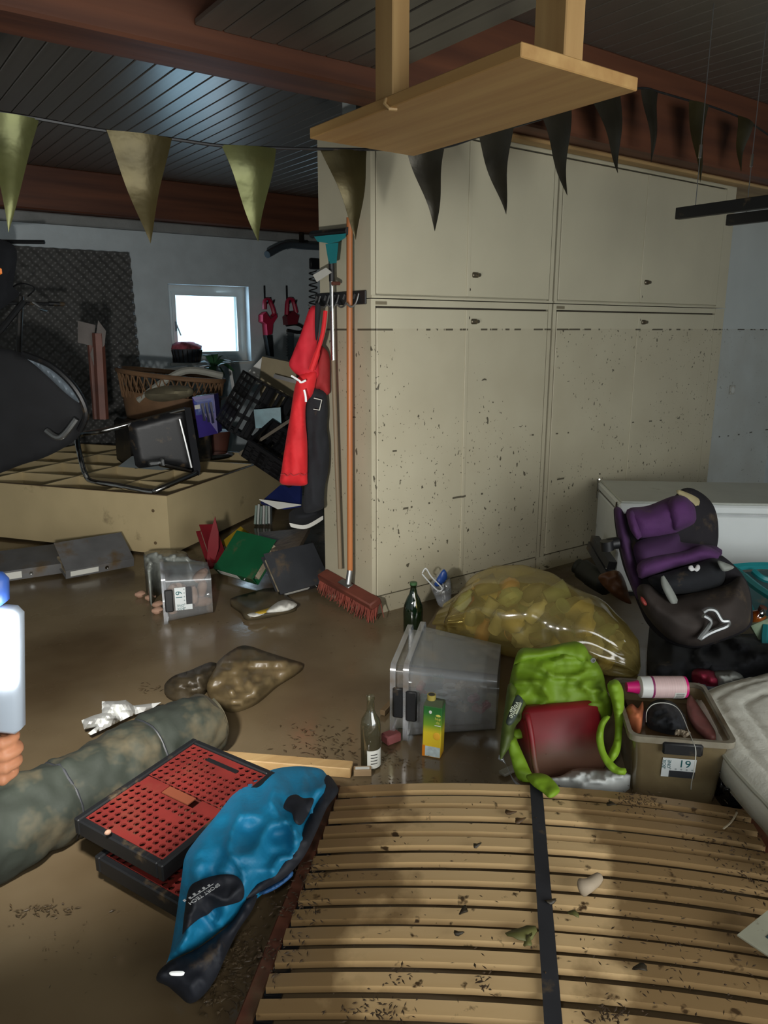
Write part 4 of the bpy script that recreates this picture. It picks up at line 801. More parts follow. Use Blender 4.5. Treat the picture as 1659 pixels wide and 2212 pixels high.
# plank, matchbox, lath, bits
pa, pb_ = fl(548, 1655, .02), fl(757, 1672, .02); T = frame3(pa, pb_, fl(560, 1638, .02)); Lk = (pb_-pa).length
tag(MB().bb((-.15, 0, -.019), (Lk, .055, .021), T, .003).build('wood_offcut', m_rawx, smooth=0), 'pale squared wood offcut lying between red crate and bottle', 'wood offcut')
T = frame3(fl(764, 1665, .03), fl(816, 1664, .03), fl(768, 1650, .03)); t = thing('small_carton', 'small flat brown matchbox-sized box in front of wine bottle', 'box', T)
MB().bb((0, 0, -.025), (.065, .032, 0), None, .002).build('box', m_card, t, smooth=0); MB().bb((.006, .008, 0), (.058, .024, .001)).build('box_label', m_paper, t, smooth=0)
T = frame3(fl(826, 1540, .015), fl(872, 1490, .015), fl(832, 1545, .015)); tag(MB().bb((0, -.012, -.012), (.20, .012, .012), T, .002).build('wood_lath', M('muddy_lath', (110, 90, 62), .7)), 'thin muddy wooden lath lying left of the clear boxes', 'lath')
tag(MB().box(fl(845, 1592, .02), (.07, .05, .04), rz((0, 0, 0), 0), .006).build('pink_brick', M('pink_brick', (150, 84, 84), .7, mud=.3)), 'muddy pink toy brick on the floor left of clear boxes', 'toy')
tag(MB().box(fl(1098, 1665, .012), (.07, .035, .012), None, .003).build('grey_scrap', M('scrap_grey', (140, 138, 126), .5, mud=.3)), 'small pale grey plastic scrap at the bed frame edge near lime bag', 'scrap')
# ------------------------------------------------------------------ yellow rubbish bag
B0, B1 = fl(978, 1316, .15), fl(1384, 1418, .10); axb = (B1-B0); Lg = axb.length; ab = axb.normalized(); nb_ = V((-ab.y, ab.x, 0)).normalized(); nb_ = nb_ if nb_.dot(FW) > 0 else -nb_; ub = nb_.cross(ab); ub = ub if ub.z > 0 else -ub
prof = ramp([(0, .10), (.04, .165), (.10, .215), (.20, .258), (.35, .275), (.5, .26), (.65, .228), (.8, .19), (.9, .15), (.97, .10), (1, .02)])
def bagpt(u, v_, k=1.0):
    a = u*2*math.pi; r = prof(v_)*k; wv = .010*math.sin(a*9+5*v_+3*noise.noise(V((v_*4, 0, 1))))*(1-.6*math.sin(math.pi*v_)) + .018*noise.noise(V((math.cos(a)*2.2, math.sin(a)*2.2, v_*6)))
    r = r+wv*min(1, r/.1)
    c_ = B0+axb*v_+UP*(.17-.0*v_-(B0.z+axb.z*v_))*1.0
    c_.z = max(prof(v_)*.80, .03)
    return c_+nb_*math.cos(a)*r*1.02+ub*math.sin(a)*r*.80
t = thing('rubbish_bag', 'translucent yellow rubbish bag stuffed with packaging in front of the cupboards', 'rubbish bag', V((B0+B1)/2)*1.0)
m_bag = clear_mat('bag_yellow', (238, 228, 178), .33, .10, .12, (186, 168, 100), bump=.6, bsc=(9, 4, 9))
MB().grid(lambda u, v_: bagpt(u, v_), 72, 64, True).build('film', m_bag, t, world=True, smooth=180)
MB().grid(lambda u, v_: bagpt(u, v_*.035, 1.0)+(-ab*.06*(1-v_))+nb_*.02*math.sin(u*25), 40, 4, True).build('gathered_neck', m_bag, t, world=True, smooth=180)
rr = random.Random(21); pal = [((226, 220, 200), 'cream'), ((222, 220, 212), 'white'), ((206, 150, 110), 'orange'), ((180, 180, 172), 'grey'), ((160, 176, 150), 'green'), ((214, 196, 140), 'yellow'), ((110, 104, 94), 'dark')]
pm = [M('packaging_'+n_, c_, .45, var=.2, sc_=12) for c_, n_ in pal]
for k in range(44):
    v_ = .08+.82*(k+.5)/44; a = (k*2.4) % (2*math.pi); rad = prof(v_)*rr.uniform(.42, .68); c_ = B0+axb*v_; c_.z = prof(v_)*.80
    p = c_+nb_*math.cos(a)*rad+ub*math.sin(a)*rad*.78; R_ = Matrix.Translation(p) @ Matrix.Rotation(rr.uniform(0, 6), 4, V((rr.uniform(-1, 1), rr.uniform(-1, 1), rr.uniform(-1, 1)+.01)).normalized())
    ci = rr.randrange(len(pal)); kind = k % 3; mb = MB(); s = rr.uniform(.95, 1.35)*min(1, prof(v_)/.2)
    if kind == 0: mb.lathe([(.026*s, -.045*s), (.036*s, .04*s), (.040*s, .045*s), (.037*s, .045*s), (.025*s, -.04*s)], 14, R_); nm = 'cup'
    elif kind == 1: mb.lathe([(.02*s, -.05*s), (.028*s, -.045*s), (.028*s, .02*s), (.012*s, .045*s), (.012*s, .06*s)], 12, R_); nm = 'plastic bottle'
    else: mb.ell((0, 0, 0), (.062*s, .05*s, .042*s), 14, 9, R_, lambda d, k=k: 1+.3*noise.noise(d*2.2+V((k, 0, 0)))); nm = 'crumpled pouch'
    tag(mb.build(nm.replace(' ', '_'), pm[ci]), '%s %s %s inside the %s of yellow rubbish bag' % (pal[ci][1], nm, 'up' if math.sin(a) > 0 else 'down', ('left end', 'left part', 'middle', 'right part', 'right end')[min(4, int(v_*5))]), nm, 'packaging in the rubbish bag')
# clear wrapper by its neck
t = thing('plastic_wrapper', 'clear plastic wrapper with blue print at left end of rubbish bag', 'wrapper', V(fl(950, 1300, 0)))
m_film = clear_mat('clear_film', (235, 238, 240), .35, .25, .1, (196, 202, 208))
cloth_d('film', '', '', [(930, 1262), (945, 1240), (958, 1228), (972, 1250), (975, 1280), (970, 1308), (950, 1310), (940, 1290)], 4.12, m_film, 5, .06, 10, .03, 8, t, stretch=1)
cloth_d('blue_print', '', '', [(938, 1262), (958, 1230), (966, 1248), (950, 1266)], 4.06, M('wrapper_blue', (40, 76, 150), .4), 5, .02, 10, .01, 9, t, stretch=1)
MB().tube(crom([dep(912, 1238, 4.02), dep(920, 1228, 4.02), dep(932, 1246, 4.02), dep(955, 1270, 4.02), dep(946, 1276, 4.02), dep(925, 1255, 4.02), dep(912, 1240, 4.02)], 4), .004, 6).build('handle_loop', M('handle_white', (214, 218, 220), .4), t, world=True)
# ------------------------------------------------------------------ junk between rubbish bag and freezer
t = thing('rubber_boot', 'black rubber boot lying behind the rubbish bag by cupboard plinth', 'boot', V(fl(1262, 1262, 0))); I = MW[t.name].inverted()
mb = MB().tube(crom([dep(1246, 1222, 4.55), dep(1262, 1232, 4.5), dep(1285, 1248, 4.4), dep(1310, 1262, 4.3)], 5), [.05]*4+[.066]*5+[.07]*7, 14); mb.build('shaft', M('rubber_black', (24, 28, 26), .5), t, world=True, smooth=180)
for k, (a, b, lab) in enumerate((((1277, 1178), (1318, 1248), 'charcoal batten leaning between cupboard and freezer, nearest the cupboard'), ((1284, 1165), (1322, 1222), 'charcoal batten leaning against freezer side'))):
    tag(MB().tube([dep(*a, 4.5), dep(*b, 4.15)], .035, 4).build('charred_batten', m_dkb, smooth=0), lab, 'batten')
cloth_d('brown_paper', 'crumpled wet brown paper lying behind the right of rubbish bag', 'paper', [(1295, 1242), (1332, 1232), (1348, 1250), (1360, 1290), (1362, 1305), (1330, 1290), (1298, 1260)], 3.9, m_brown, 6, .06, 14, .03, 12, stretch=1)
tag(MB().tube(crom([dep(1310, 1232, 4.2), dep(1312, 1218, 4.2), dep(1318, 1214, 4.2)], 4), .006, 6).build('wire_loop', m_white), 'small white wire loop on the dark battens beside freezer', 'wire')
# ------------------------------------------------------------------ chest freezer
zt = .60; fA, fB = fl(1340, 1084, zt), fl(1659, 1090, zt); T = frame3(V((fA.x, fA.y, 0)), V((fB.x, fB.y, 0)), V((fA.x, fA.y, 0))+FW)
t = thing('chest_freezer', 'long white chest freezer behind the purple child seat', 'freezer', T); LF, DF = 1.5, .68
m_frz = M('freezer_white', (232, 238, 238), .35, var=.03, mud=.06, msc=5); m_frt = M('freezer_top', (196, 200, 192), .4, var=.05, mud=.18, msc=3)
MB().bb((0, .01, .03), (LF, DF, zt-.075), None, .012).build('cabinet', m_frz, t, smooth=30)
MB().bb((-.004, 0, zt-.068), (LF+.004, DF, zt-.012), None, .012).build('lid', m_frz, t, smooth=30)
MB().bb((.01, .02, zt-.014), (LF-.01, DF-.01, zt), None, .006).build('lid_top', m_frt, t, smooth=30)
MB().bb((.004, .014, zt-.076), (LF-.01, DF-.01, zt-.067)).build('lid_seal', m_steel, t, smooth=0)
MB().bb((.02, .03, 0), (LF-.02, DF-.02, .032)).build('base', m_black, t, smooth=0)
MB().tube([(-.012, DF-.03, zt-.12), (-.014, DF-.03, zt+.01), (-.008, DF-.06, zt+.015)], .006, 6).build('hinge', m_chrome, t); MB().tube([(-.012, .05, zt-.06), (-.012, .04, zt-.01)], .006, 6).build('hinge', m_chrome, t)
# ------------------------------------------------------------------ child car seat
DS = 3.42
t = thing('child_car_seat', 'purple and black child car seat tilted back in front of freezer', 'car seat', V(dep(1470, 1380, DS)) - V((0, 0, .1)))
m_pur = M('seat_purple', (84, 44, 96), .85, var=.15, sc_=8, mud=.10, sheen=.4, bump=.2, bsc=90); m_pur2 = M('seat_purple_dark', (66, 36, 76), .85, var=.2, mud=.15, sheen=.3); m_sblk = M('seat_black', (30, 27, 33), .85, var=.2, mud=.2, msc=4)
sd = lambda x, y: DS+.30-(y-1055)*.0011                       # leans back: top is farther
def seat_part(nm, ol, off, puff, cap, mat, th=.05, sp=8, seed=0, wamp=.004):
    return MB().pxsheet(ol, lambda x, y, e: dep(x, y, sd(x, y)-off-puff*math.sqrt(min(e, cap)/cap)-wamp*wr(x, y, 25, seed)), lambda x, y, e: dep(x, y, sd(x, y)-off+th), sp).build(nm, mat, t, world=True, smooth=180)
seat_part('shell', [(1326, 1098), (1345, 1110), (1400, 1095), (1452, 1075), (1470, 1058), (1492, 1054), (1520, 1068), (1540, 1090), (1550, 1120), (1552, 1160), (1548, 1195), (1560, 1200), (1590, 1225), (1615, 1260), (1625, 1310), (1620, 1355), (1560, 1385), (1500, 1400), (1440, 1385), (1400, 1350), (1380, 1310), (1362, 1265), (1345, 1220), (1332, 1160)], 0, .05, 40, m_sblk, .12)
seat_part('side_bolster', [(1327, 1098), (1340, 1097), (1350, 1115), (1358, 1150), (1372, 1210), (1390, 1270), (1378, 1296), (1360, 1255), (1344, 1200), (1333, 1150)], .05, .07, 14, m_pur2, .07)
seat_part('head_cushion', [(1352, 1108), (1362, 1097), (1400, 1092), (1452, 1072), (1478, 1072), (1498, 1090), (1504, 1112), (1500, 1130), (1470, 1146), (1440, 1160), (1400, 1165), (1375, 1160), (1360, 1135)], .07, .09, 28, m_pur, .09)
seat_part('head_wing', [(1450, 1076), (1478, 1072), (1499, 1092), (1503, 1112), (1498, 1128), (1462, 1146), (1447, 1128), (1440, 1100)], .13, .06, 20, m_pur, .06)
seat_part('head_wing', [(1354, 1112), (1366, 1102), (1378, 1130), (1386, 1160), (1378, 1166), (1362, 1146)], .13, .06, 12, m_pur, .06)
seat_part('back_cushion', [(1374, 1172), (1465, 1152), (1470, 1170), (1548, 1180), (1560, 1196), (1545, 1205), (1480, 1222), (1390, 1246), (1378, 1225)], .10, .07, 24, m_pur2, .08)
seat_part('seat_pad', [(1376, 1222), (1400, 1205), (1480, 1190), (1520, 1178), (1556, 1195), (1552, 1206), (1500, 1216), (1440, 1232), (1386, 1250), (1378, 1240)], .17, .05, 16, m_pur, .07)
seat_part('crotch_pad', [(1400, 1250), (1440, 1236), (1500, 1218), (1545, 1206), (1565, 1228), (1560, 1262), (1510, 1278), (1450, 1284), (1425, 1280)], .20, .07, 24, m_blackc, .1)
seat_part('front_lip', [(1376, 1270), (1400, 1262), (1440, 1288), (1500, 1280), (1570, 1262), (1600, 1245), (1618, 1275), (1622, 1320), (1612, 1356), (1550, 1384), (1500, 1396), (1448, 1382), (1408, 1345), (1384, 1308)], .22, .13, 40, M('seat_front', (52, 44, 40), .8, var=.2, mud=.3, msc=5), .2)
seat_part('label_patch', [(1463, 1066), (1467, 1058), (1510, 1078), (1504, 1100), (1498, 1092)], .04, .005, 8, M('patch_beige', (176, 164, 124), .6), .02, 5)
for ol in ([(1428, 1246), (1434, 1243), (1464, 1296), (1450, 1304), (1430, 1268)], [(1550, 1212), (1568, 1216), (1586, 1226), (1562, 1234)]): seat_part('harness_strap', ol, .30, .01, 8, M('strap_grey_%d' % len(bpy.data.materials), (138, 142, 136), .6, mud=.15), .03, 5)
seat_part('emblem', [(1487, 1224), (1495, 1221), (1500, 1228), (1505, 1220), (1511, 1221), (1512, 1229), (1505, 1235), (1500, 1232), (1494, 1234), (1488, 1230)], .275, .004, 4, M('emblem_white', (214, 214, 214), .5), .01, 3)
lt = Matrix(((RT.x, UP.x, -FW.x, 0), (RT.y, UP.y, -FW.y, 0), (RT.z, UP.z, -FW.z, 0), (0, 0, 0, 1))); I = MW[t.name].inverted()
MB().tube([dep(1312, 1176, DS+.1), dep(1336, 1172, DS+.1)], .03, 10).tube([dep(1310, 1168, DS+.08), dep(1312, 1188, DS+.08)], .032, 12).build('isofix_knob', m_black, t, world=True)
bl = crom([dep(1519, 1322, DS-.395), dep(1530, 1316, DS-.395), dep(1545, 1320, DS-.395), dep(1558, 1340, DS-.40), dep(1572, 1342, DS-.40), dep(1570, 1352, DS-.40), dep(1545, 1362, DS-.40), dep(1528, 1370, DS-.40), dep(1510, 1380, DS-.40), dep(1535, 1345, DS-.40), dep(1519, 1330, DS-.40)], 4)
MB().tube(bl, .011, 8).build('buckle_tongue', m_steel, t, world=True)
seat_part('red_button', [(1384, 1288), (1392, 1294), (1398, 1306), (1392, 1308), (1384, 1298)], .3, .015, 5, M('button_red', (150, 60, 54), .5), .03, 4)
# ------------------------------------------------------------------ right foreground
ground('dark_blanket', 'black soaked blanket heaped under and before the child seat', 'blanket', [(1405, 1345), (1420, 1350), (1480, 1385), (1600, 1370), (1720, 1380), (1740, 1500), (1640, 1480), (1560, 1475), (1510, 1508), (1480, 1485), (1440, 1482), (1405, 1450), (1400, 1395)], .06, m_blackc, 11, .035, 45, .09, 60, 4)
t = thing('trainer_shoe', 'magenta and grey trainer lying on the black blanket near the mattress', 'shoe', V(fl(1550, 1478, .1)))
sz = lambda x, y: .19
ground('toe', '', '', [(1494, 1455), (1505, 1444), (1530, 1446), (1552, 1455), (1556, 1470), (1540, 1482), (1510, 1470)], .15, M('trainer_magenta', (158, 40, 70), .6, var=.25), 5, .006, 12, .05, 16, 1, t, zb=.12)
ground('upper', '', '', [(1540, 1452), (1575, 1447), (1600, 1456), (1606, 1468), (1585, 1476), (1550, 1476)], .15, M('trainer_grey', (150, 154, 150), .7, var=.25, sc_=12), 5, .01, 10, .05, 14, 2, t, zb=.12)
ground('sole', '', '', [(1510, 1472), (1550, 1480), (1590, 1474), (1600, 1480), (1560, 1490), (1520, 1482)], .14, M('trainer_sole', (120, 128, 142), .6), 5, .002, 10, .01, 8, 2, t, zb=.11)
# turquoise basket, amber bottle, seed packet at the right edge
t = thing('laundry_basket', 'turquoise plastic basket at right edge beside child seat', 'basket', V(dep(1660, 1330, 3.75))); I = MW[t.name].inverted(); dd = 3.75
def bar(pts, r, nm): MB().tube(crom([dep(x, y, d) for x, y, d in pts], 4), r, 6).build(nm, m_teal, t, world=True)
bar([(1582, 1226, 3.95), (1640, 1222, 3.95), (1800, 1225, 3.95)], .022, 'rim'); bar([(1606, 1244, 3.85), (1640, 1272, 3.7), (1700, 1310, 3.5)], .022, 'rim'); bar([(1590, 1232, 3.93), (1606, 1246, 3.85)], .022, 'rim')
bar([(1628, 1234, 3.9), (1650, 1250, 3.85), (1700, 1262, 3.85)], .018, 'slat'); bar([(1600, 1250, 3.9), (1612, 1290, 4.02), (1630, 1330, 3.85)], .015, 'slat'); bar([(1655, 1350, 3.5), (1656, 1400, 3.45), (1700, 1420, 3.45)], .02, 'slat')
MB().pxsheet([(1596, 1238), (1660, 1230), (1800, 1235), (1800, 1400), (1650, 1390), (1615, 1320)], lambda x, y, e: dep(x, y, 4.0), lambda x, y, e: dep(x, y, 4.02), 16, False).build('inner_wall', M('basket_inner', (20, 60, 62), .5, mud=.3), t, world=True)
t = thing('amber_bottle', 'small amber glass bottle glowing orange at right of child seat', 'bottle', V(dep(1630, 1345, 3.55)))
R_ = Matrix.Translation((0, 0, 0)) @ Matrix.Rotation(math.radians(20), 4, 'X')
MB().lathe([(.02, -.005), (.034, .004), (.038, .03), (.034, .055), (.018, .07), (.016, .085)], 18, R_).build('glass', clear_mat('amber_glass', (240, 140, 40), .5, .15, .05, (206, 108, 26)), t, smooth=60)
MB().lathe([(.019, .075), (.019, .10), (.012, .102)], 14, R_).build('cap', m_rust, t)
tag(MB().ell(dep(1648, 1325, 3.5), (.025, .012, .022), 14, 8).build('glass_lid', m_chrome), 'small shiny lid at right edge above green packet', 'lid')
slab('seed_packet', 'white and green printed packet standing at right edge under amber bottle', 'packet', [(1622, 1352), (1662, 1335), (1700, 1350), (1690, 1400), (1648, 1398)], 3.5, .03, M('packet_print', (148, 168, 140), .5, var=.45, sc_=9))
slab('yellow_chip', 'tiny yellow plastic chip beside the amber bottle', 'chip', [(1604, 1329), (1614, 1326), (1612, 1336), (1608, 1334)], 3.5, .01, m_yel)
# mattress
MZ = .20
lf = [fl(x, y, MZ) for x, y in ((1510, 1538), (1535, 1582), (1572, 1642), (1622, 1700), (1662, 1742))]; tp = [fl(x, y, MZ) for x, y in ((1506, 1516), (1520, 1500), (1560, 1482), (1620, 1466), (1659, 1457))]
d1 = (lf[-1]-lf[1]).normalized(); d2 = (tp[-1]-tp[1]).normalized(); c1 = lf[-1]+d1*.22; c2 = tp[-1]+d2*.95
mw = lf[::-1]+tp+[c2, c2+d1*.12+d2*.02, c1+(c2-tp[0])+d2*.05-d1*.12, c1+(c2-tp[0]), c1+d2*.12, c1]
mo = [(p.x*1000, p.y*1000) for p in mw]
def mat_top(x, y, e):
    z = MZ+.035*math.sqrt(min(e, 90)/90)-.012*math.exp(-((e-75)/9)**2)-.010*math.exp(-((e-165)/9)**2)+.003*wr(x, y, 60); return V((x/1000, y/1000, z))
t = thing('mattress', 'white quilted mattress corner at right edge beside the open numbered box', 'mattress', V((c1+c2)/2-UP*.095))
MB().pxsheet(mo, mat_top, lambda x, y, e: V((x/1000, y/1000, .106)), 17).build('quilted_cover', M('mattress_white', (228, 228, 216), .9, var=.05, mud=.05, msc=3, bump=.15, bsc=120), t, world=True, smooth=180)
MB().tube(crom([V((p.x, p.y, MZ-.002)) for p in mw], 4, True), .008, 6, True).build('piping', M('mattress_piping', (186, 186, 172), .9), t, world=True)
ground('black_pouch', 'shiny wet black pouch squeezed between numbered box and mattress', 'pouch', [(1540, 1660), (1548, 1640), (1580, 1655), (1618, 1690), (1620, 1710), (1600, 1728), (1570, 1720), (1545, 1690)], .05, M('wet_black', (18, 19, 20), .2, var=.2, mud=.2), 7, .03, 16, .05, 25, 8)
# ------------------------------------------------------------------ open numbered box with its contents
TB = rz((2.318, 1.412, 0), 45.0)
m_dbox = clear_mat('dirty_clear_box', (150, 132, 96), .72, .06, .2, (138, 122, 90), dirt=.25)
tb2 = box19('muddy clear box numbered 19 standing open, full of water, beside mattress', TB, .42, .32, .26, body=m_dbox, rim=clear_mat('dirty_rim', (190, 186, 172), .75, .1, .25, (164, 158, 140), dirt=.35))
TL = Matrix.Translation((-.42/2*.935-.003, .0, .132)) @ Matrix(((0, 0, -1, 0), (-1, 0, 0, 0), (0, 1, 0, 0), (0, 0, 0, 1))) @ Matrix.Rotation(.112, 4, 'X')
box_label(tb2, TL, 1.0)
tag(MB().prism([(-.17, -.125), (.17, -.125), (.17, .125), (-.17, .125)], .01, .195, TB).build('muddy_water', M('box_water', (92, 74, 52), .12), smooth=0), 'brown muddy water standing in the open numbered box', 'water', kind='stuff')
t = thing('cleaning_bottle', 'white and pink cleaner bottle lying across the back of open numbered box', 'bottle', frame3(fl(1352, 1484, .30), fl(1482, 1484, .30), fl(1352, 1484, .30)+UP) @ Matrix.Rotation(math.pi/2, 4, 'Y'))
Lc = (fl(1482, 1484, .30)-fl(1352, 1484, .30)).length; m_pk = M('cap_magenta', (206, 30, 116), .4)
MB().lathe([(.010, .0), (.018, .002), (.022, .03), (.026, .045)], 18).build('cap', m_pk, t)
MB().lathe([(.026, .045), (.040, .052), (.041, .09)], 22, None, True, False).build('shoulder', m_white, t)
MB().lathe([(.041, .09), (.0415, .092), (.0415, .096), (.041, .098)], 22, None, False, False).build('purple_band', M('band_purple', (130, 40, 90), .5), t)
MB().lathe([(.041, .098), (.041, Lc-.012)], 22, None, False, False).build('printed_sleeve', M('sleeve_pink', (206, 178, 176), .5, var=.1, sc_=3, stretch=(1, 1, 60)), t)
MB().lathe([(.0412, Lc-.012), (.040, Lc-.003), (.034, Lc)], 22).build('base', m_pk, t)
MB().grid(lambda u, v_: V((.0416*math.cos(math.pi*(1.02+.30*u)), .0416*math.sin(math.pi*(1.02+.30*u)), Lc-.055+.04*v_)), 8, 2).build('white_label', m_paper, t)
for k in range(5): MB().grid(lambda u, v_: V((.0419*math.cos(math.pi*(1.06+.045*k+.02*u)), .0419*math.sin(math.pi*(1.06+.045*k+.02*u)), Lc-.05+.03*v_)), 3, 2).build('label_bar', m_steel, t)
ground('knitted_hat', 'black knitted cap with white piping lying in open numbered box', 'cap', [(1395, 1545), (1402, 1522), (1425, 1510), (1455, 1518), (1478, 1545), (1482, 1570), (1460, 1580), (1420, 1572), (1400, 1562)], .215, m_blackc, 6, .01, 14, .06, 26, 3, zb=.2)
tag(MB().tube(crom([fl(1396, 1560, .24), fl(1398, 1535, .27), fl(1415, 1520, .285), fl(1445, 1520, .285), fl(1468, 1535, .275), fl(1488, 1580, .255), fl(1496, 1600, .262), fl(1503, 1622, .25), fl(1500, 1660, .19), fl(1494, 1690, .10), fl(1492, 1712, .03)], 5), .0016, 5).build('string', m_paper), 'thin pale string trailing over front of the open numbered box', 'string')
ground('orange_cloth', 'crumpled orange net cloth at left rim of the open numbered box', 'cloth', [(1352, 1530), (1365, 1520), (1378, 1530), (1388, 1515), (1390, 1535), (1385, 1556), (1370, 1552), (1358, 1545)], .25, M('net_orange', (206, 120, 78), .8, var=.3), 5, .006, 9, .012, 10, 5, zb=.2)
tag(MB().tube([fl(1462+28*u*.04+8*math.sin(u*1.7), 1580+5*math.cos(u*2.1)+u*.3, .235+.004*math.sin(u*3)) for u in range(22)], .005, 5).build('knotted_string', M('string_beige', (170, 156, 134), .9)), 'tangle of beige string along front rim in numbered box', 'string')
ground('pink_film', 'pinkish plastic film along the right inner wall of numbered box', 'film', [(1488, 1500), (1500, 1510), (1545, 1580), (1538, 1590), (1500, 1560), (1484, 1525)], .225, M('film_pink', (150, 96, 92), .4, mud=.4), 6, .004, 14, .003, 12, 6, zb=.2)
# ------------------------------------------------------------------ lime bag and red can
m_lime = M('bag_lime', (116, 150, 30), .6, var=.10, sc_=5, mud=.07, msc=9, mudc=(70, 62, 34)); m_limes = M('strap_lime', (128, 166, 36), .6, var=.08)
bdp = lambda x, y: 2.36+(1720-y)*.00135
t = thing('shopping_bag', 'lime green cloth shopping bag slumped over a red can in the middle', 'bag', V(fl(1200, 1690, 0)))
def bag_part(nm, ol, off, puff, cap, mat, th=.02, sp=8, seed=0, wamp=.008, wsc=28):
    return MB().pxsheet(ol, lambda x, y, e: dep(x, y, bdp(x, y)-off-puff*math.sqrt(min(e, cap)/cap)-wamp*(wr(x, y, wsc, seed)+1.6*max(0, 1-4*abs(nz(x*.6, y*1.5, wsc*1.6, seed+2))))*min(1, e/8)), lambda x, y, e: dep(x, y, bdp(x, y)-off+th-puff*.5*math.sqrt(min(e, cap)/cap)), sp).build(nm, mat, t, world=True, smooth=180)
bag_part('bag_body', [(1124, 1402), (1165, 1400), (1210, 1392), (1246, 1386), (1268, 1408), (1288, 1428), (1303, 1455), (1310, 1490), (1322, 1520), (1318, 1550), (1285, 1552), (1264, 1530), (1240, 1541), (1205, 1539), (1150, 1532), (1122, 1536), (1100, 1560), (1092, 1540), (1098, 1490), (1108, 1440)], 0, .085, 45, m_lime, .03, 7, 1, .02, 34)
bag_part('side_panel', [(1098, 1478), (1110, 1480), (1122, 1500), (1136, 1520), (1128, 1550), (1112, 1572), (1108, 1600), (1090, 1630), (1080, 1640), (1082, 1590), (1090, 1530)], .07, .02, 14, M('bag_side_lime', (84, 100, 40), .55, var=.2), .01, 7, 2, .003)
tgo = [(1119, 1500), (1124, 1504), (1130, 1512), (1128, 1524), (1112, 1556), (1104, 1566), (1096, 1566), (1093, 1558), (1100, 1538), (1112, 1508)]
tg_ = bag_part('tag', tgo, .150, .003, 6, M('tag_grey', (62, 72, 66), .5), .006, 5)
pa, pb2 = dep(1123, 1510, bdp(0, 1510)-.168), dep(1099, 1560, bdp(0, 1560)-.168); T = MW[t.name].inverted() @ frame3(pa, pb2, pa+(pb2-pa).cross(-FW)*-1)
TT = frame3(pa, pb2, dep(1112, 1510, bdp(0, 1510)-.168)); z_ = TT.to_3x3().col[2]
if z_.dot(FW) > 0: TT = frame3(pa, pb2, dep(1134, 1512, bdp(0, 1510)-.168))
lettering('veggie', .028, MW[t.name].inverted() @ TT @ Matrix.Translation(((pb2-pa).length*.5, .0, .004)), M('tag_print', (206, 214, 190), .5), t)
bag_part('tag_strip', [(1123, 1515), (1127, 1519), (1116, 1544), (1112, 1541)], .158, .001, 3, M('tag_strip', (170, 178, 150), .5), .004, 4, 0, 0)
bag_part('fold_hem', [(1124, 1402), (1165, 1400), (1246, 1386), (1272, 1412), (1262, 1432), (1200, 1422), (1120, 1432), (1110, 1436)], .065, .04, 20, m_lime, .03, 8, 3, .008)
bag_part('strap', [(1095, 1600), (1112, 1590), (1118, 1602), (1135, 1640), (1150, 1672), (1165, 1684), (1142, 1690), (1118, 1682), (1104, 1640)], .06, .008, 10, m_limes, .006, 7)
ground('strap', '', '', [(1136, 1676), (1160, 1670), (1185, 1676), (1208, 1702), (1206, 1714), (1188, 1724), (1172, 1712), (1150, 1696)], .125, m_limes, 6, .004, 20, .01, 10, 2, t, zb=None)
bag_part('strap', [(1112, 1576), (1140, 1574), (1136, 1592), (1112, 1596), (1105, 1588)], .02, .008, 8, m_limes, .006, 6)
bag_part('strap', [(1312, 1478), (1332, 1468), (1346, 1490), (1348, 1530), (1344, 1580), (1340, 1620), (1330, 1640), (1316, 1650), (1314, 1630), (1326, 1600), (1328, 1560), (1322, 1520)], .12, .02, 10, m_limes, .01, 7, 3)
bag_part('strap', [(1304, 1548), (1318, 1548), (1306, 1570), (1304, 1600), (1312, 1630), (1335, 1656), (1352, 1660), (1350, 1674), (1322, 1668), (1300, 1640), (1288, 1600), (1292, 1568)], .15, .012, 8, m_limes, .008, 6, 4)
MB().lathe([(.010, 0), (.010, .003), (.006, .003), (.006, 0)], 14, MW[t.name].inverted() @ Matrix.Translation(dep(1281, 1426, bdp(0, 1426)-.1)) @ (lt)).build('snap_button', m_steel, t)
bag_part('lining_film', [(1084, 1630), (1110, 1690), (1130, 1700), (1108, 1680), (1092, 1650), (1076, 1640)], .03, .004, 6, m_film, .004, 6)
ground('dirt', '', '', [(1124, 1412), (1145, 1405), (1150, 1412), (1130, 1420)], .36, m_dark, 4, .002, 5, .004, 5, 1, t, zb=None) if False else None
c0 = [fl(1150, 1690, .02), fl(1318, 1668, .02)]; u_ = (c0[1]-c0[0]).normalized()
TR = frame3(c0[0], c0[1], c0[0]+UP); TR = TR @ Matrix.Rotation(math.radians(-22), 4, 'X')
t = thing('red_can', 'dark red plastic can with side handle lying inside lime shopping bag', 'can', TR)
m_redp = M('can_red', (124, 20, 28), .5, var=.15, sc_=8); nt = m_redp.node_tree; N = nt.nodes; L = nt.links; b_ = N['Principled BSDF']; old = b_.inputs['Base Color'].links[0].from_socket
tc = [n for n in N if n.type == 'TEX_COORD'][0]; sx_ = N.new('ShaderNodeSeparateXYZ'); L.new(tc.outputs['Object'], sx_.inputs[0]); n2 = N.new('ShaderNodeTexNoise'); n2.inputs['Scale'].default_value = 30; L.new(tc.outputs['Object'], n2.inputs['Vector'])
ad = N.new('ShaderNodeMath'); ad.operation = 'MULTIPLY_ADD'; ad.inputs[1].default_value = .03; L.new(n2.outputs[0], ad.inputs[0]); L.new(sx_.outputs[1], ad.inputs[2]); mr = N.new('ShaderNodeMapRange'); mr.inputs[1].default_value = .10; mr.inputs[2].default_value = .17; mr.inputs[3].default_value = .85; mr.inputs[4].default_value = 0; L.new(ad.outputs[0], mr.inputs[0])
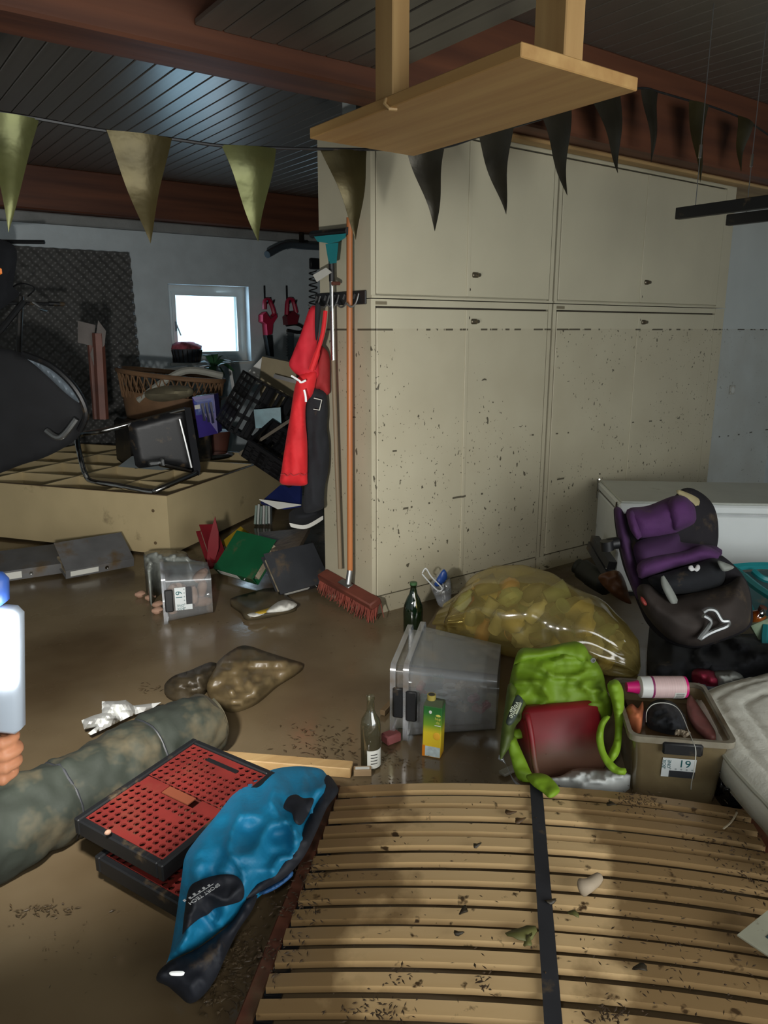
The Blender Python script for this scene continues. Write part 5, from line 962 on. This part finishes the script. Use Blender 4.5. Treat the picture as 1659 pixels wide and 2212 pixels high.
mx = N.new('ShaderNodeMix'); mx.data_type = 'RGBA'; L.new(mr.outputs[0], mx.inputs[0]); L.new(old, mx.inputs[6]); mx.inputs[7].default_value = lin((98, 76, 58)); L.new(mx.outputs[2], b_.inputs['Base Color'])
Wc = (c0[1]-c0[0]).length
MB().bb((0, 0, -.13), (Wc, .26, 0), None, .022).build('can_body', m_redp, t, smooth=50)
MB().tube(crom([(.0, .225, .0), (-.005, .235, .03), (-.004, .17, .045), (.0, .07, .042), (.01, .02, .03), (.012, .015, 0)], 5), .011, 10).build('can_handle', m_redp, t)
ground('white_film', 'folded white plastic film lying in front of red can at bed edge', 'plastic film', [(1172, 1682), (1210, 1676), (1245, 1660), (1300, 1660), (1330, 1664), (1362, 1672), (1350, 1686), (1310, 1698), (1262, 1700), (1240, 1692)], .07, M('film_white', (202, 206, 204), .35, var=.1, sc_=9), 6, .012, 14, .03, 14, 4, zb=.02)
# ------------------------------------------------------------------ left foreground
# rolled tarpaulin
r0, r1 = fl(-160, 1880, .13), fl(448, 1560, .125); ar = (r1-r0); na = ar.normalized(); nr = na.cross(UP).normalized(); ur = nr.cross(na)
def rollp(u, v_, k=1):
    a = u*2*math.pi; R0 = .130*k*(1-.12*max(0, v_-.9)/.1); rr_ = R0+.010*noise.noise(V((math.cos(a)*3, math.sin(a)*3, v_*22)))+.014*noise.noise(V((math.cos(a)*1.5, math.sin(a)*1.5, v_*7)))+.006*math.sin(v_*60+a*2)*max(0, noise.noise(V((v_*5, a*.6, 3))))
    rr_ -= .012*math.exp(-((v_-.73)/.012)**2)+.008*math.exp(-((v_-.40)/.010)**2)
    return r0+ar*v_+nr*math.cos(a)*rr_+ur*math.sin(a)*rr_
t = thing('rolled_tarpaulin', 'dark green muddy rolled tarpaulin lying at left beside red crates', 'tarpaulin roll', V((r0.x+r1.x, r0.y+r1.y, 0))/2)
m_tarp = M('tarp_green', (40, 46, 38), .8, var=.25, sc_=4, mud=.55, msc=2.2, mudc=(98, 87, 64), bump=.3, bsc=15)
mb = MB().grid(rollp, 48, 90, True); mb.build('roll', m_tarp, t, world=True, smooth=180)
mb = MB()
for k in range(110):
    a = k*.30; R_e = .012+.100*k/110; mb.v.append(r1+na*(-.005)+nr*math.cos(a)*R_e+ur*math.sin(a)*R_e); mb.v.append(r1+na*(.012)+nr*math.cos(a)*R_e+ur*math.sin(a)*R_e)
mb.f = [[2*k, 2*k+1, 2*k+3, 2*k+2] for k in range(109)]; mb.build('spiral_end', m_tarp, t, world=True, smooth=180)
MB().lathe([(.001, 0), (.118, 0), (.118, .002)], 30, MW[t.name].inverted() @ frame3(r1-na*.006, r1-na*.006+nr, r1-na*.006+ur)).build('end_face', M('tarp_end', (46, 42, 32), .8), t)
MB().lathe([(.001, 0), (.12, 0), (.12, .002)], 30, MW[t.name].inverted() @ frame3(r0+na*.01, r0+na*.01+nr, r0+na*.01+ur)).build('end_face', bpy.data.materials['tarp_end'], t)
for v0 in (.73, .40): MB().tube([rollp(k/30, v0, 1.0)*1.0 for k in range(30)], .005, 6, True).build('tie_cord', m_dkb, t, world=True)
# muddy sack
t = thing('muddy_sack', 'mud-coated plastic sack lying in the water beyond the rolled tarpaulin', 'sack', V(fl(540, 1470, 0)))
ground('sack_body', '', '', [(445, 1470), (470, 1430), (500, 1405), (530, 1394), (575, 1408), (620, 1422), (654, 1434), (640, 1450), (600, 1475), (555, 1512), (510, 1530), (480, 1525), (455, 1505)], .02, M('sack_mud', (98, 84, 58), .4, var=.2, sc_=5, mud=.3, msc=6), 8, .026, 34, .05, 40, 2, t)
ground('crumpled_end', '', '', [(355, 1480), (375, 1460), (410, 1448), (455, 1430), (470, 1440), (455, 1475), (430, 1500), (385, 1508), (360, 1498)], .02, M('sack_dark', (60, 52, 38), .45, var=.3, mud=.3), 8, .03, 20, .04, 25, 5, t)
# crumpled paper
ground('crumpled_paper', 'crumpled white paper sheet lying behind rolled tarpaulin', 'paper', [(176, 1556), (200, 1546), (220, 1540), (220, 1515), (255, 1514), (272, 1512), (288, 1524), (348, 1517), (330, 1530), (280, 1548), (240, 1568), (196, 1588), (190, 1584), (208, 1570), (182, 1576)], .06, M('paper_bright', (236, 238, 234), .8, var=.02), 7, .035, 26, .03, 14, 7, smooth=20, rnd=False, zb=None)
# red and black crates
m_crr = M('crate_red', (112, 34, 29), .6, var=.25, sc_=7, mud=.36, msc=3, mudc=(110, 58, 42)); m_cru = M('crate_underside', (92, 34, 26), .7, var=.3, mud=.5)
def red_crate(lab, T, L, W, H):
    t = thing('folding_crate', lab, 'crate', T, 'red and black folding crates')
    MB().bb((0, 0, 0), (L, .022, H), None, .004).bb((0, W-.022, 0), (L, W, H), None, .004).bb((0, .022, 0), (.022, W-.022, H), None, .004).bb((L-.022, .022, 0), (L, W-.022, H), None, .004).build('black_frame', m_black, t, smooth=0)
    MB().bb((.02, .02, .004), (L-.02, W-.02, .010)).build('underside', m_cru, t, smooth=0)
    for k in range(2):
        x0, x1 = (.024, L*.455) if k == 0 else (L*.545, L-.024); y0, y1 = .024, W-.024; nx, ny = 8, 12; mb = MB(); zt_ = H-.006
        for i in range(nx):
            for j in range(ny):
                cx0, cx1 = x0+(x1-x0)*i/nx, x0+(x1-x0)*(i+1)/nx; cy0, cy1 = y0+(y1-y0)*j/ny, y0+(y1-y0)*(j+1)/ny
                solid = i in ((0,) if k == 0 else (nx-1,)) and 4 <= j <= 7 or (i == 5 and 3 <= j <= 5)
                cx_, cy_ = (cx0+cx1)/2, (cy0+cy1)/2; hx, hy = (cx1-cx0)/2, (cy1-cy0)/2
                if solid: mb.add([(cx0, cy0, zt_), (cx1, cy0, zt_), (cx1, cy1, zt_), (cx0, cy1, zt_)], [[0, 1, 2, 3]]); continue
                n = 8; ou = []; inn = []; dn = []
                for q_ in range(n):
                    a = 2*math.pi*q_/n; c_, s_ = math.cos(a), math.sin(a); m_ = max(abs(c_), abs(s_)); ou.append((cx_+hx*c_/m_, cy_+hy*s_/m_, zt_)); inn.append((cx_+hx*.80*c_, cy_+hy*.66*s_, zt_)); dn.append((cx_+hx*.80*c_, cy_+hy*.66*s_, zt_-.006))
                mb.add(ou+inn+dn, [[q_, (q_+1) % n, n+(q_+1) % n, n+q_] for q_ in range(n)]+[[n+q_, n+(q_+1) % n, 2*n+(q_+1) % n, 2*n+q_] for q_ in range(n)])
        mb.build('side_panel', m_crr, t, smooth=0)
    MB().bb((L*.455, .024, H-.016), (L*.545, W*.30, H-.010)).build('hinge_strip', m_crr, t, smooth=0); MB().bb((L*.455, W*.68, H-.016), (L*.545, W-.024, H-.010)).build('hinge_strip', m_crr, t, smooth=0)
    MB().bb((L*.465, W*.36, H-.010), (L*.535, W*.66, H-.006)).build('label_field', M('crate_field', (120, 62, 40), .6, mud=.3), t, smooth=0)
    MB().bb((L-.07, W*.30, H-.006), (L-.055, W*.66, H-.003)).build('grip_slot', m_black, t, smooth=0)
    return t
cz = [fl(165, 1762, .20), fl(350, 1872, .185), fl(597, 1668, .205), fl(420, 1596, .22)]
T = frame3(cz[0], cz[3], cz[1]); zx = T.to_3x3().col[2]
T = frame3(cz[1], cz[2], cz[0]); Lc_, Wc_ = (cz[2]-cz[1]).length, (cz[0]-cz[1]).length
if T.to_3x3().col[2].z < 0: T = frame3(cz[0], cz[3], cz[1])
def down(T, h): return T @ Matrix.Translation((0, 0, -h))
red_crate('upper folded crate with red perforated panels and black frame, beside blue jacket', down(T, .055), Lc_, Wc_, .055)
T2_ = Matrix.Translation(V((.03, -.075, -.095))) @ T; red_crate('lower folded red crate mostly hidden under the upper red crate', down(T2_, .055), Lc_, Wc_, .055)
tag(MB().ell(fl(233, 1798, .215), (.010, .007, .008), 8, 6).build('snail_shell', m_clay), 'tiny pale snail shell on front edge of upper red crate', 'shell')
# blue sports jacket
jz = lambda x, y: ramp([(1650, .15), (1750, .22), (1850, .20), (1930, .13), (2030, .07), (2170, .02)])(y+.25*(x-520))
m_jb = M('jacket_blue', (18, 122, 164), .55, var=.12, sc_=6, bump=.2, bsc=60); m_jk = M('jacket_black', (22, 25, 34), .7, var=.2, mud=.12, msc=7)
t = thing('sports_jacket', 'bright blue and black sports jacket draped from red crate to bed frame', 'jacket', V(fl(520, 1950, 0)))
def jk(nm, ol, off, puff, cap, amp, mat, seed, sp=8, wsc=55, th=.006):
    def h(x, y, e): return jz(x, y)+off+puff*math.sqrt(min(e, cap)/cap)
    def wv(x, y): return amp*(.8*nz(x, y, 75, 4)+.38*nz(x, y, 24, 6)+1.25*math.exp(-(nz(x+.45*y, (y-.45*x)*.5, 95, 9)/.13)**2)+.55*math.exp(-(nz(x-.6*y, (y+.6*x)*.6, 60, 15)/.10)**2))
    return MB().pxsheet(ol, lambda x, y, e: fl(x, y, h(x, y, e)+wv(x, y)*min(1, e/20 if off < .002 else 1)), lambda x, y, e: fl(x, y, h(x, y, e)-th-(.012 if off < .002 else 0)+wv(x, y)*min(1, e/20 if off < .002 else 1)), sp).build(nm, mat, t, world=True, smooth=180)
jk('shell', [(548, 1682), (590, 1662), (640, 1655), (690, 1660), (706, 1674), (728, 1697), (726, 1716), (704, 1748), (682, 1798), (655, 1850), (620, 1890), (575, 1925), (545, 1950), (500, 1992), (470, 2015), (430, 2045), (396, 2062), (362, 2078), (356, 2090), (368, 2055), (380, 1985), (392, 1900), (400, 1850), (425, 1812), (462, 1768), (500, 1720), (528, 1692)], 0, .028, 40, .024, m_jb, 1)
jk('side_trim', [(706, 1674), (728, 1697), (729, 1714), (706, 1746), (684, 1796), (657, 1850), (620, 1892), (570, 1922), (530, 1945), (528, 1935), (560, 1905), (600, 1870), (640, 1815), (668, 1760), (690, 1718)], .026, .012, 12, .006, m_jk, 2, 6)
jk('front_panel', [(400, 2010), (394, 2018), (398, 1975), (408, 1920), (430, 1902), (470, 1890), (505, 1890), (522, 1904), (528, 1925), (522, 1945), (495, 1955), (465, 1962), (450, 1975), (430, 1985)], .046, .008, 14, .016, m_jk, 3, 6)
jk('chest_patch', [(612, 1745), (622, 1722), (640, 1716), (655, 1724), (678, 1726), (664, 1762), (650, 1782), (636, 1775), (630, 1756)], .052, .006, 12, .016, m_jk, 4, 6)
jk('lower_sleeve', [(530, 1940), (556, 1930), (545, 1965), (515, 2010), (490, 2060), (468, 2110), (440, 2150), (410, 2168), (385, 2150), (362, 2130), (338, 2118), (345, 2095), (372, 2075), (420, 2052), (470, 2018), (505, 1985)], .008, .045, 30, .012, m_jk, 5, 8)
jk('reflector_strip', [(368, 2099), (396, 2098), (398, 2104), (392, 2108), (369, 2107)], .072, .002, 4, 0, M('jacket_strip_glow', (240, 244, 240), .25, emis=.5), 6, 3)  # strip lit by its own emission in place of returned lamp light
jk('blue_cuff', [(560, 1928), (610, 1900), (628, 1880), (632, 1892), (600, 1918), (570, 1932)], .012, .02, 8, .004, M('cuff_blue', (40, 88, 140), .6), 7, 5)
pa, pb2 = fl(467, 1914, jz(440, 1930)+.10), fl(415, 1948, jz(440, 1930)+.10)
TT = frame3(pa, pb2, pa+(pb2-pa).cross(UP)); TT = TT if TT.to_3x3().col[2].z > 0 else frame3(pa, pb2, pa-(pb2-pa).cross(UP))
I = MW[t.name].inverted(); m_jp = M('jacket_print', (210, 214, 216), .5)
lettering('SPORT TECH', .0155, I @ TT @ Matrix.Translation(((pb2-pa).length*.5, .0, 0)), m_jp, t)
MB().bb((.0, -.012, 0), ((pb2-pa).length*.98, -.0105, .0006), I @ TT).build('print_line', m_jp, t, smooth=0)
for k in range(6): MB().bb((.008+k*.014, -.018-.003*(k % 2), 0), (.014+k*.014, -.014, .0006), I @ TT).build('print_mark', m_jp, t, smooth=0)
# ------------------------------------------------------------------ slatted bed base
A0 = fl(735, 1678, .09); e1, e2 = math.radians(-41.5), math.radians(-135.5); E1, E2 = V((math.cos(e1), math.sin(e1), 0)), V((math.cos(e2), math.sin(e2), 0))
def slat_mat():
    m = wood('slat_beech', (224, 194, 146), (208, 174, 124), 0, .35, 7, 0, .05); nt = m.node_tree; N = nt.nodes; L = nt.links; b = N['Principled BSDF']; old = b.inputs['Base Color'].links[0].from_socket
    g = N.new('ShaderNodeNewGeometry')
    def nn(scale, det, th0, th1):
        n = N.new('ShaderNodeTexNoise'); n.inputs['Scale'].default_value = scale; n.inputs['Detail'].default_value = det; L.new(g.outputs['Position'], n.inputs['Vector'])
        r = N.new('ShaderNodeValToRGB'); r.color_ramp.elements[0].position = th0; r.color_ramp.elements[1].position = th1; L.new(n.outputs[0], r.inputs[0]); return r.outputs[0], n.outputs[0]
    tc = [n for n in N if n.type == 'TEX_COORD'][0]; sx = N.new('ShaderNodeSeparateXYZ'); L.new(tc.outputs['Object'], sx.inputs[0])
    # mud film that crept in from both ends of the slats
    cv = N.new('ShaderNodeFloatCurve') if False else None
    d = N.new('ShaderNodeMath'); d.operation = 'SUBTRACT'; L.new(sx.outputs[0], d.inputs[0]); d.inputs[1].default_value = .52
    ab_ = N.new('ShaderNodeMath'); ab_.operation = 'ABSOLUTE'; L.new(d.outputs[0], ab_.inputs[0])
    r1, raw = nn(5, 6, .4, .6); ma = N.new('ShaderNodeMath'); ma.operation = 'MULTIPLY_ADD'; L.new(raw, ma.inputs[0]); ma.inputs[1].default_value = .55; L.new(ab_.outputs[0], ma.inputs[2])
    mr = N.new('ShaderNodeMapRange'); mr.inputs[1].default_value = .52; mr.inputs[2].default_value = .60; mr.inputs[3].default_value = 0; mr.inputs[4].default_value = .8; L.new(ma.outputs[0], mr.inputs[0])
    mx = N.new('ShaderNodeMix'); mx.data_type = 'RGBA'; L.new(mr.outputs[0], mx.inputs[0]); L.new(old, mx.inputs[6]); mx.inputs[7].default_value = lin((116, 90, 56))
    r2, _ = nn(22, 8, .64, .70); mx2 = N.new('ShaderNodeMix'); mx2.data_type = 'RGBA'; L.new(r2, mx2.inputs[0]); L.new(mx.outputs[2], mx2.inputs[6]); mx2.inputs[7].default_value = lin((74, 56, 36))
    L.new(mx2.outputs[2], b.inputs['Base Color']); return m
m_slat = slat_mat(); WB = 1.36; LB = 1.62
TBd = Matrix(((E1.x, -E1.y, 0, A0.x), (E1.y, E1.x, 0, A0.y), (0, 0, 1, 0), (0, 0, 0, 1)))
t = thing('slatted_bed_base', 'wooden slatted bed base with black centre strap lying in the foreground', 'bed base', TBd)
sk_ = E2.dot(E1); fy = -(1-sk_*sk_)**.5                # side rails run slightly askew
def bl_(x, s, z): return V((x+sk_*s, fy*s, z))
arch = lambda x: .055+.048*(1-((x-WB/2)/(WB/2))**2)
ns = 22; sw = .040
m0 = None
for k in range(ns):
    s0 = .005+k*.0722
    if m0 is None:
        mb = MB(); n = 15; vs = []
        for i in range(n):
            x_ = WB*i/(n-1); z_ = arch(x_)
            for (dy, dz) in ((0, 0), (-sw, 0), (-sw, -.019), (0, -.019)): vs.append((x_, dy, z_+dz))
        fs = [[4*i+j, 4*i+(j+1) % 4, 4*i+4+(j+1) % 4, 4*i+4+j] for i in range(n-1) for j in range(4)]+[[3, 2, 1, 0], [4*n-4, 4*n-3, 4*n-2, 4*n-1]]
        mb.add(vs, fs); m0 = mb.build('slat', m_slat, t, smooth=30); o = m0
        bv = m0.data
    else: o = m0.copy(); COL.objects.link(o); o.parent = t
    p = bl_(0, s0, 0); o.location = (p.x, p.y, random.uniform(-.003, .003)); o.rotation_euler = (0, 0, random.uniform(-.004, .004))
m_rail = wood('rail_red_brown', (118, 70, 50), (86, 50, 37), 0, .6, 7, .55)
for x_ in (-.045, WB-.002):
    q0, q1 = bl_(x_, -.04, 0), bl_(x_, LB+.05, 0); d = (q1-q0); Tq = frame3(q0, q1, q0+V((1, 0, 0))); z_ = Tq.to_3x3().col[2].z
    MB().bb((0, 0, -.034 if z_ < 0 else 0), (d.length, .040, 0 if z_ < 0 else .034), Tq, .004).build('side_rail', m_rail, t, smooth=0)
for k in range(ns):
    for x_ in (.012, WB-.03):
        p = bl_(x_, .005+k*.0722, 0)
        MB().bb((p.x-.016, p.y-sw-.004, .026), (p.x+.026, p.y+.004, .034)).build('slat_holder', m_black, t, smooth=0) if k % 1 == 0 else None
ps = [bl_(WB*.505-.02*0, .0+LB*i/24, 0) for i in range(25)]
mb = MB(); vs = []
for i, p in enumerate(ps):
    sag = -.004 if i % 2 else 0; zz = arch(WB*.505)+.0095+sag*.5
    for dx, dz in ((-.020, 0), (.020, 0), (.020, -.003), (-.020, -.003)): vs.append((p.x+dx-.018+.02*i/24, p.y, zz+dz))
mb.add(vs, [[4*i+j, 4*i+(j+1) % 4, 4*i+4+(j+1) % 4, 4*i+4+j] for i in range(24) for j in range(4)]+[[3, 2, 1, 0], [96, 97, 98, 99]]); mb.build('centre_strap', M('strap_black', (44, 45, 50), .8, var=.25, mud=.15, msc=12), t, smooth=30)
# debris on the slats
def on_slat(x, y): return fl(x, y, .115)
m_lf = [M('leaf_brown', (84, 62, 36), .55, var=.3), M('leaf_olive', (104, 104, 58), .5, var=.25), M('leaf_dark', (52, 44, 30), .5, var=.3)]
for k, (x, y, s, ang, mi, lab) in enumerate(((1128, 2018, .040, 20, 1, 'large olive leaf lying on slats left of the centre strap'), (1140, 2036, .018, 80, 1, 'small round olive leaf touching the large leaf'), (1102, 1755, .018, 0, 0, 'brown wet leaf on slats just left of strap top'), (1123, 1772, .02, 40, 0, 'brown clump leaf beside the strap below the lime strap'), (1240, 1976, .016, -30, 1, 'slim olive leaf on slats below the stone'), (1384, 2092, .018, 10, 2, 'dark cut leaf in lower right middle of slats'), (1002, 1968, .016, 60, 2, 'curled dark leaf on slats left of the strap'), (1188, 1948, .015, 10, 2, 'small dark twig leaf just right of strap'), (990, 2016, .013, 0, 2, 'tiny dark curled leaf near large olive leaf'), (1030, 1826, .014, 40, 2, 'narrow dark seed leaf in upper left middle of slats'), (1322, 1738, .016, 0, 2, 'dark leaf next to twig clump by the numbered box'))):
    p = on_slat(x, y); mb = MB(); n = 12; vs = []
    for i in range(n):
        a = 2*math.pi*i/n; r_ = s*(1+.18*math.sin(3*a+k)); vs.append((r_*math.cos(a), r_*.55*math.sin(a), .004*math.sin(2*a+k)+.003))
    vs2 = [(q_[0], q_[1], q_[2]-.0018) for q_ in vs]; c_ = (0, 0, .006)
    T = rz(p, ang-45); mb.add(vs+vs2+[c_], [[i, (i+1) % n, 2*n] for i in range(n)]+[[i, n+i, n+(i+1) % n, (i+1) % n] for i in range(n)]+[list(range(n, 2*n))], T)
    tag(mb.build('leaf', m_lf[mi], smooth=180), lab, 'leaf', 'leaves on the slats')
t = thing('stone', 'pale wet paper wad shaped like a bent stone on the slats', 'stone', V(on_slat(1272, 1912)))
MB().tube(crom([fl(1252, 1918, .13), fl(1272, 1912, .14), fl(1296, 1893, .13)], 5), [.016, .021, .024, .022, .020, .018, .017, .017, .016, .014, .008], 10).build('wad', M('wad_beige', (176, 160, 138), .7, var=.25), t, world=True, smooth=180)
T = frame3(fl(1592, 2022, .125), fl(1660, 2068, .125), fl(1628, 1980, .125)); t = thing('printed_card', 'muddy printed card with dark picture lying at right edge of slats', 'card', T)
MB().bb((0, 0, 0), (.2, .15, .004), T @ T.inverted()).build('card', M('card_pale', (170, 170, 150), .6, var=.2, mud=.3, msc=18), t, smooth=0)
MB().bb((.045, .05, .004), (.2, .15, .0052)).build('picture', M('card_picture', (60, 78, 84), .4, var=.7, sc_=22), t, smooth=0)
# litter nobody could count
mb = MB(); rr = random.Random(9)
def chip(x, y, z, s):
    p = fl(x, y, z); R_ = Matrix.Translation(p) @ Matrix.Rotation(rr.uniform(0, 6.3), 4, 'Z') @ Matrix.Rotation(rr.uniform(-.5, .5), 4, 'X'); l = s*rr.uniform(.6, 1.6); w_ = s*rr.uniform(.2, .5)
    mb.add([(-l, 0, 0), (0, -w_, .3*w_), (l, 0, 0), (0, w_, .3*w_), (0, 0, .6*w_), (0, 0, -.2*w_)], [[0, 1, 4], [1, 2, 4], [2, 3, 4], [3, 0, 4], [1, 0, 5], [2, 1, 5], [3, 2, 5], [0, 3, 5]], R_)
for (cx, cy, sx2, sy2, n_, s_) in ((1375, 1730, 26, 14, 130, .006), (670, 1890, 30, 18, 70, .007), (640, 1955, 40, 18, 70, .007), (590, 2050, 40, 26, 80, .007), (1570, 1830, 70, 50, 150, .006), (1640, 1900, 40, 40, 80, .007), (1320, 2190, 30, 14, 60, .007), (1045, 2120, 10, 20, 22, .007), (860, 2110, 20, 14, 20, .006), (1400, 2020, 120, 60, 80, .005), (1000, 1900, 250, 160, 110, .0045), (1500, 2100, 110, 70, 60, .006), (800, 2180, 50, 14, 70, .006)):
    for _ in range(n_): chip(rr.gauss(cx, sx2), rr.gauss(cy, sy2), .112, s_)
tag(mb.build('slat_litter', M('litter', (64, 48, 30), .7, var=.4, sc_=30), smooth=0), 'scattered bits of twig and mud lying on the slats', 'litter', kind='stuff')
mb = MB()
for (cx, cy, sx2, sy2, n_, s_) in ((690, 1605, 45, 22, 120, .010), (850, 1640, 40, 14, 60, .008), (90, 1965, 40, 8, 60, .008), (780, 1350, 60, 25, 30, .006), (320, 1485, 14, 6, 18, .010), (420, 1330, 50, 20, 20, .008), (150, 2030, 90, 60, 40, .004), (520, 2080, 25, 45, 160, .010), (470, 2130, 30, 30, 90, .010), (960, 1690, 100, 6, 60, .006), (1560, 1760, 30, 14, 40, .008)):
    for _ in range(n_): chip(rr.gauss(cx, sx2), rr.gauss(cy, sy2), .006, s_)
tag(mb.build('floor_litter', M('mud_clumps', (78, 64, 44), .5, var=.3, sc_=30), smooth=0), 'clumps of mud and plant litter on the wet floor', 'litter', kind='stuff')
tag(MB().tube(crom([on_slat(1563, 1790), on_slat(1580, 1775), on_slat(1592, 1755)], 4), .003, 5).build('straw', m_mudpaper), 'single pale bent straw on right end of the slats', 'straw')
# ------------------------------------------------------------------ hand with work lamp at the left edge
HD = 1.12
t = thing('work_lamp', 'bright white hand-held work lamp at left edge, switched on', 'lamp', V(dep(20, 1560, HD))); I = MW[t.name].inverted()
lo = dep(8, 1575, HD); hi = dep(2, 1235, HD); axl = (hi-lo); Ll = axl.length; al = axl.normalized(); fr = frame3(lo, hi, lo+RT)
MB().bb((0, -.042, -.022), (Ll*.80, .034, .014), fr, .010).build('lamp_body', M('lamp_body', (186, 198, 212), .4, var=.05), t, world=True, smooth=50)
m_led = M('led_panel', (255, 255, 255), .4, var=0, emis=30)
zs = fr.to_3x3().col[2].dot(-FW)
MB().bb((Ll*.34, -.038, .012 if zs > 0 else -.030), (Ll*.79, .033, .018 if zs > 0 else -.020), fr, .004).build('led_panel', m_led, t, world=True, smooth=50)
MB().bb((Ll*.80, -.046, -.020), (Ll*1.0, .012, .012), fr, .010).build('blue_housing', M('lamp_blue', (66, 104, 190), .4), t, world=True, smooth=50)
ll = bpy.data.lights.new('work_lamp_light', 'SPOT'); ll.energy = 260; ll.spot_size = math.radians(118); ll.spot_blend = 1.0; ll.shadow_soft_size = .05; ll.color = (1, .97, .92)
lo_ = bpy.data.objects.new('work_lamp_light', ll); COL.objects.link(lo_); lo_.location = dep(75, 1330, HD+.10); lo_.rotation_euler = (V((1.25, 5.2, .35))-lo_.location).to_track_quat('-Z', 'Y').to_euler()
# hand: one continuous skin
mb = MB()
pc = dep(-28, 1640, HD); ex = RT; ey = UP; ez = -FW
def hp(a, b, c): return pc+ex*a+ey*b+ez*c
mb.ell((0, 0, 0), (.030, .045, .022), 16, 12, Matrix(((ex.x, ey.x, ez.x, pc.x), (ex.y, ey.y, ez.y, pc.y), (ex.z, ey.z, ez.z, pc.z), (0, 0, 0, 1))))
for k, yy in enumerate((.036, .014, -.009, -.030)):
    l_ = [1.0, 1.08, 1.0, .82][k]; r_ = [.0095, .0098, .0092, .0082][k]
    mb.tube(crom([hp(.012, yy, .012), hp(.034*l_, yy, .012), hp(.044*l_, yy-.001, -.008), hp(.034*l_, yy-.002, -.026), hp(.012, yy-.002, -.030)], 4), r_, 10)
    mb.ell(hp(.034*l_, yy, .011), (.0115, .0115, .0115), 8, 6)
mb.tube(crom([hp(-.012, .02, .018), hp(.002, .045, .026), hp(.018, .060, .024), hp(.030, .066, .014)], 4), [.014]*4+[.0125]*4+[.011]*4+[.009], 10)
mb.tube(crom([hp(-.010, -.020, 0), hp(-.05, -.045, -.002), hp(-.12, -.09, 0), hp(-.24, -.16, .02)], 4), [.026]*4+[.030]*4+[.036]*4+[.042], 14)
per = thing('person', 'bare hand of a person reaching in from the left edge holding work lamp', 'person', V(pc))
m_skin = M('skin', (206, 142, 106), .5, var=.1, sc_=20); m_skin.node_tree.nodes['Principled BSDF'].inputs['Subsurface Weight'].default_value = .15; m_skin.node_tree.nodes['Principled BSDF'].inputs['Subsurface Radius'].default_value = (.01, .004, .002)
h_o = mb.build('hand_and_forearm', m_skin, per, world=True, smooth=180)
rm = h_o.modifiers.new('remesh', 'REMESH'); rm.mode = 'VOXEL'; rm.voxel_size = .0035; rm.use_smooth_shade = True
sm = h_o.modifiers.new('smooth', 'SMOOTH'); sm.factor = .5; sm.iterations = 3
for k, yy in enumerate((.036, .014, -.009, -.030)):
    MB().ell(hp(.014, yy-.002, -.0385), (.005, .006, .002), 8, 6).build('fingernail', M('nail', (226, 176, 150), .3) if k == 0 else bpy.data.materials['nail'], per, world=True)
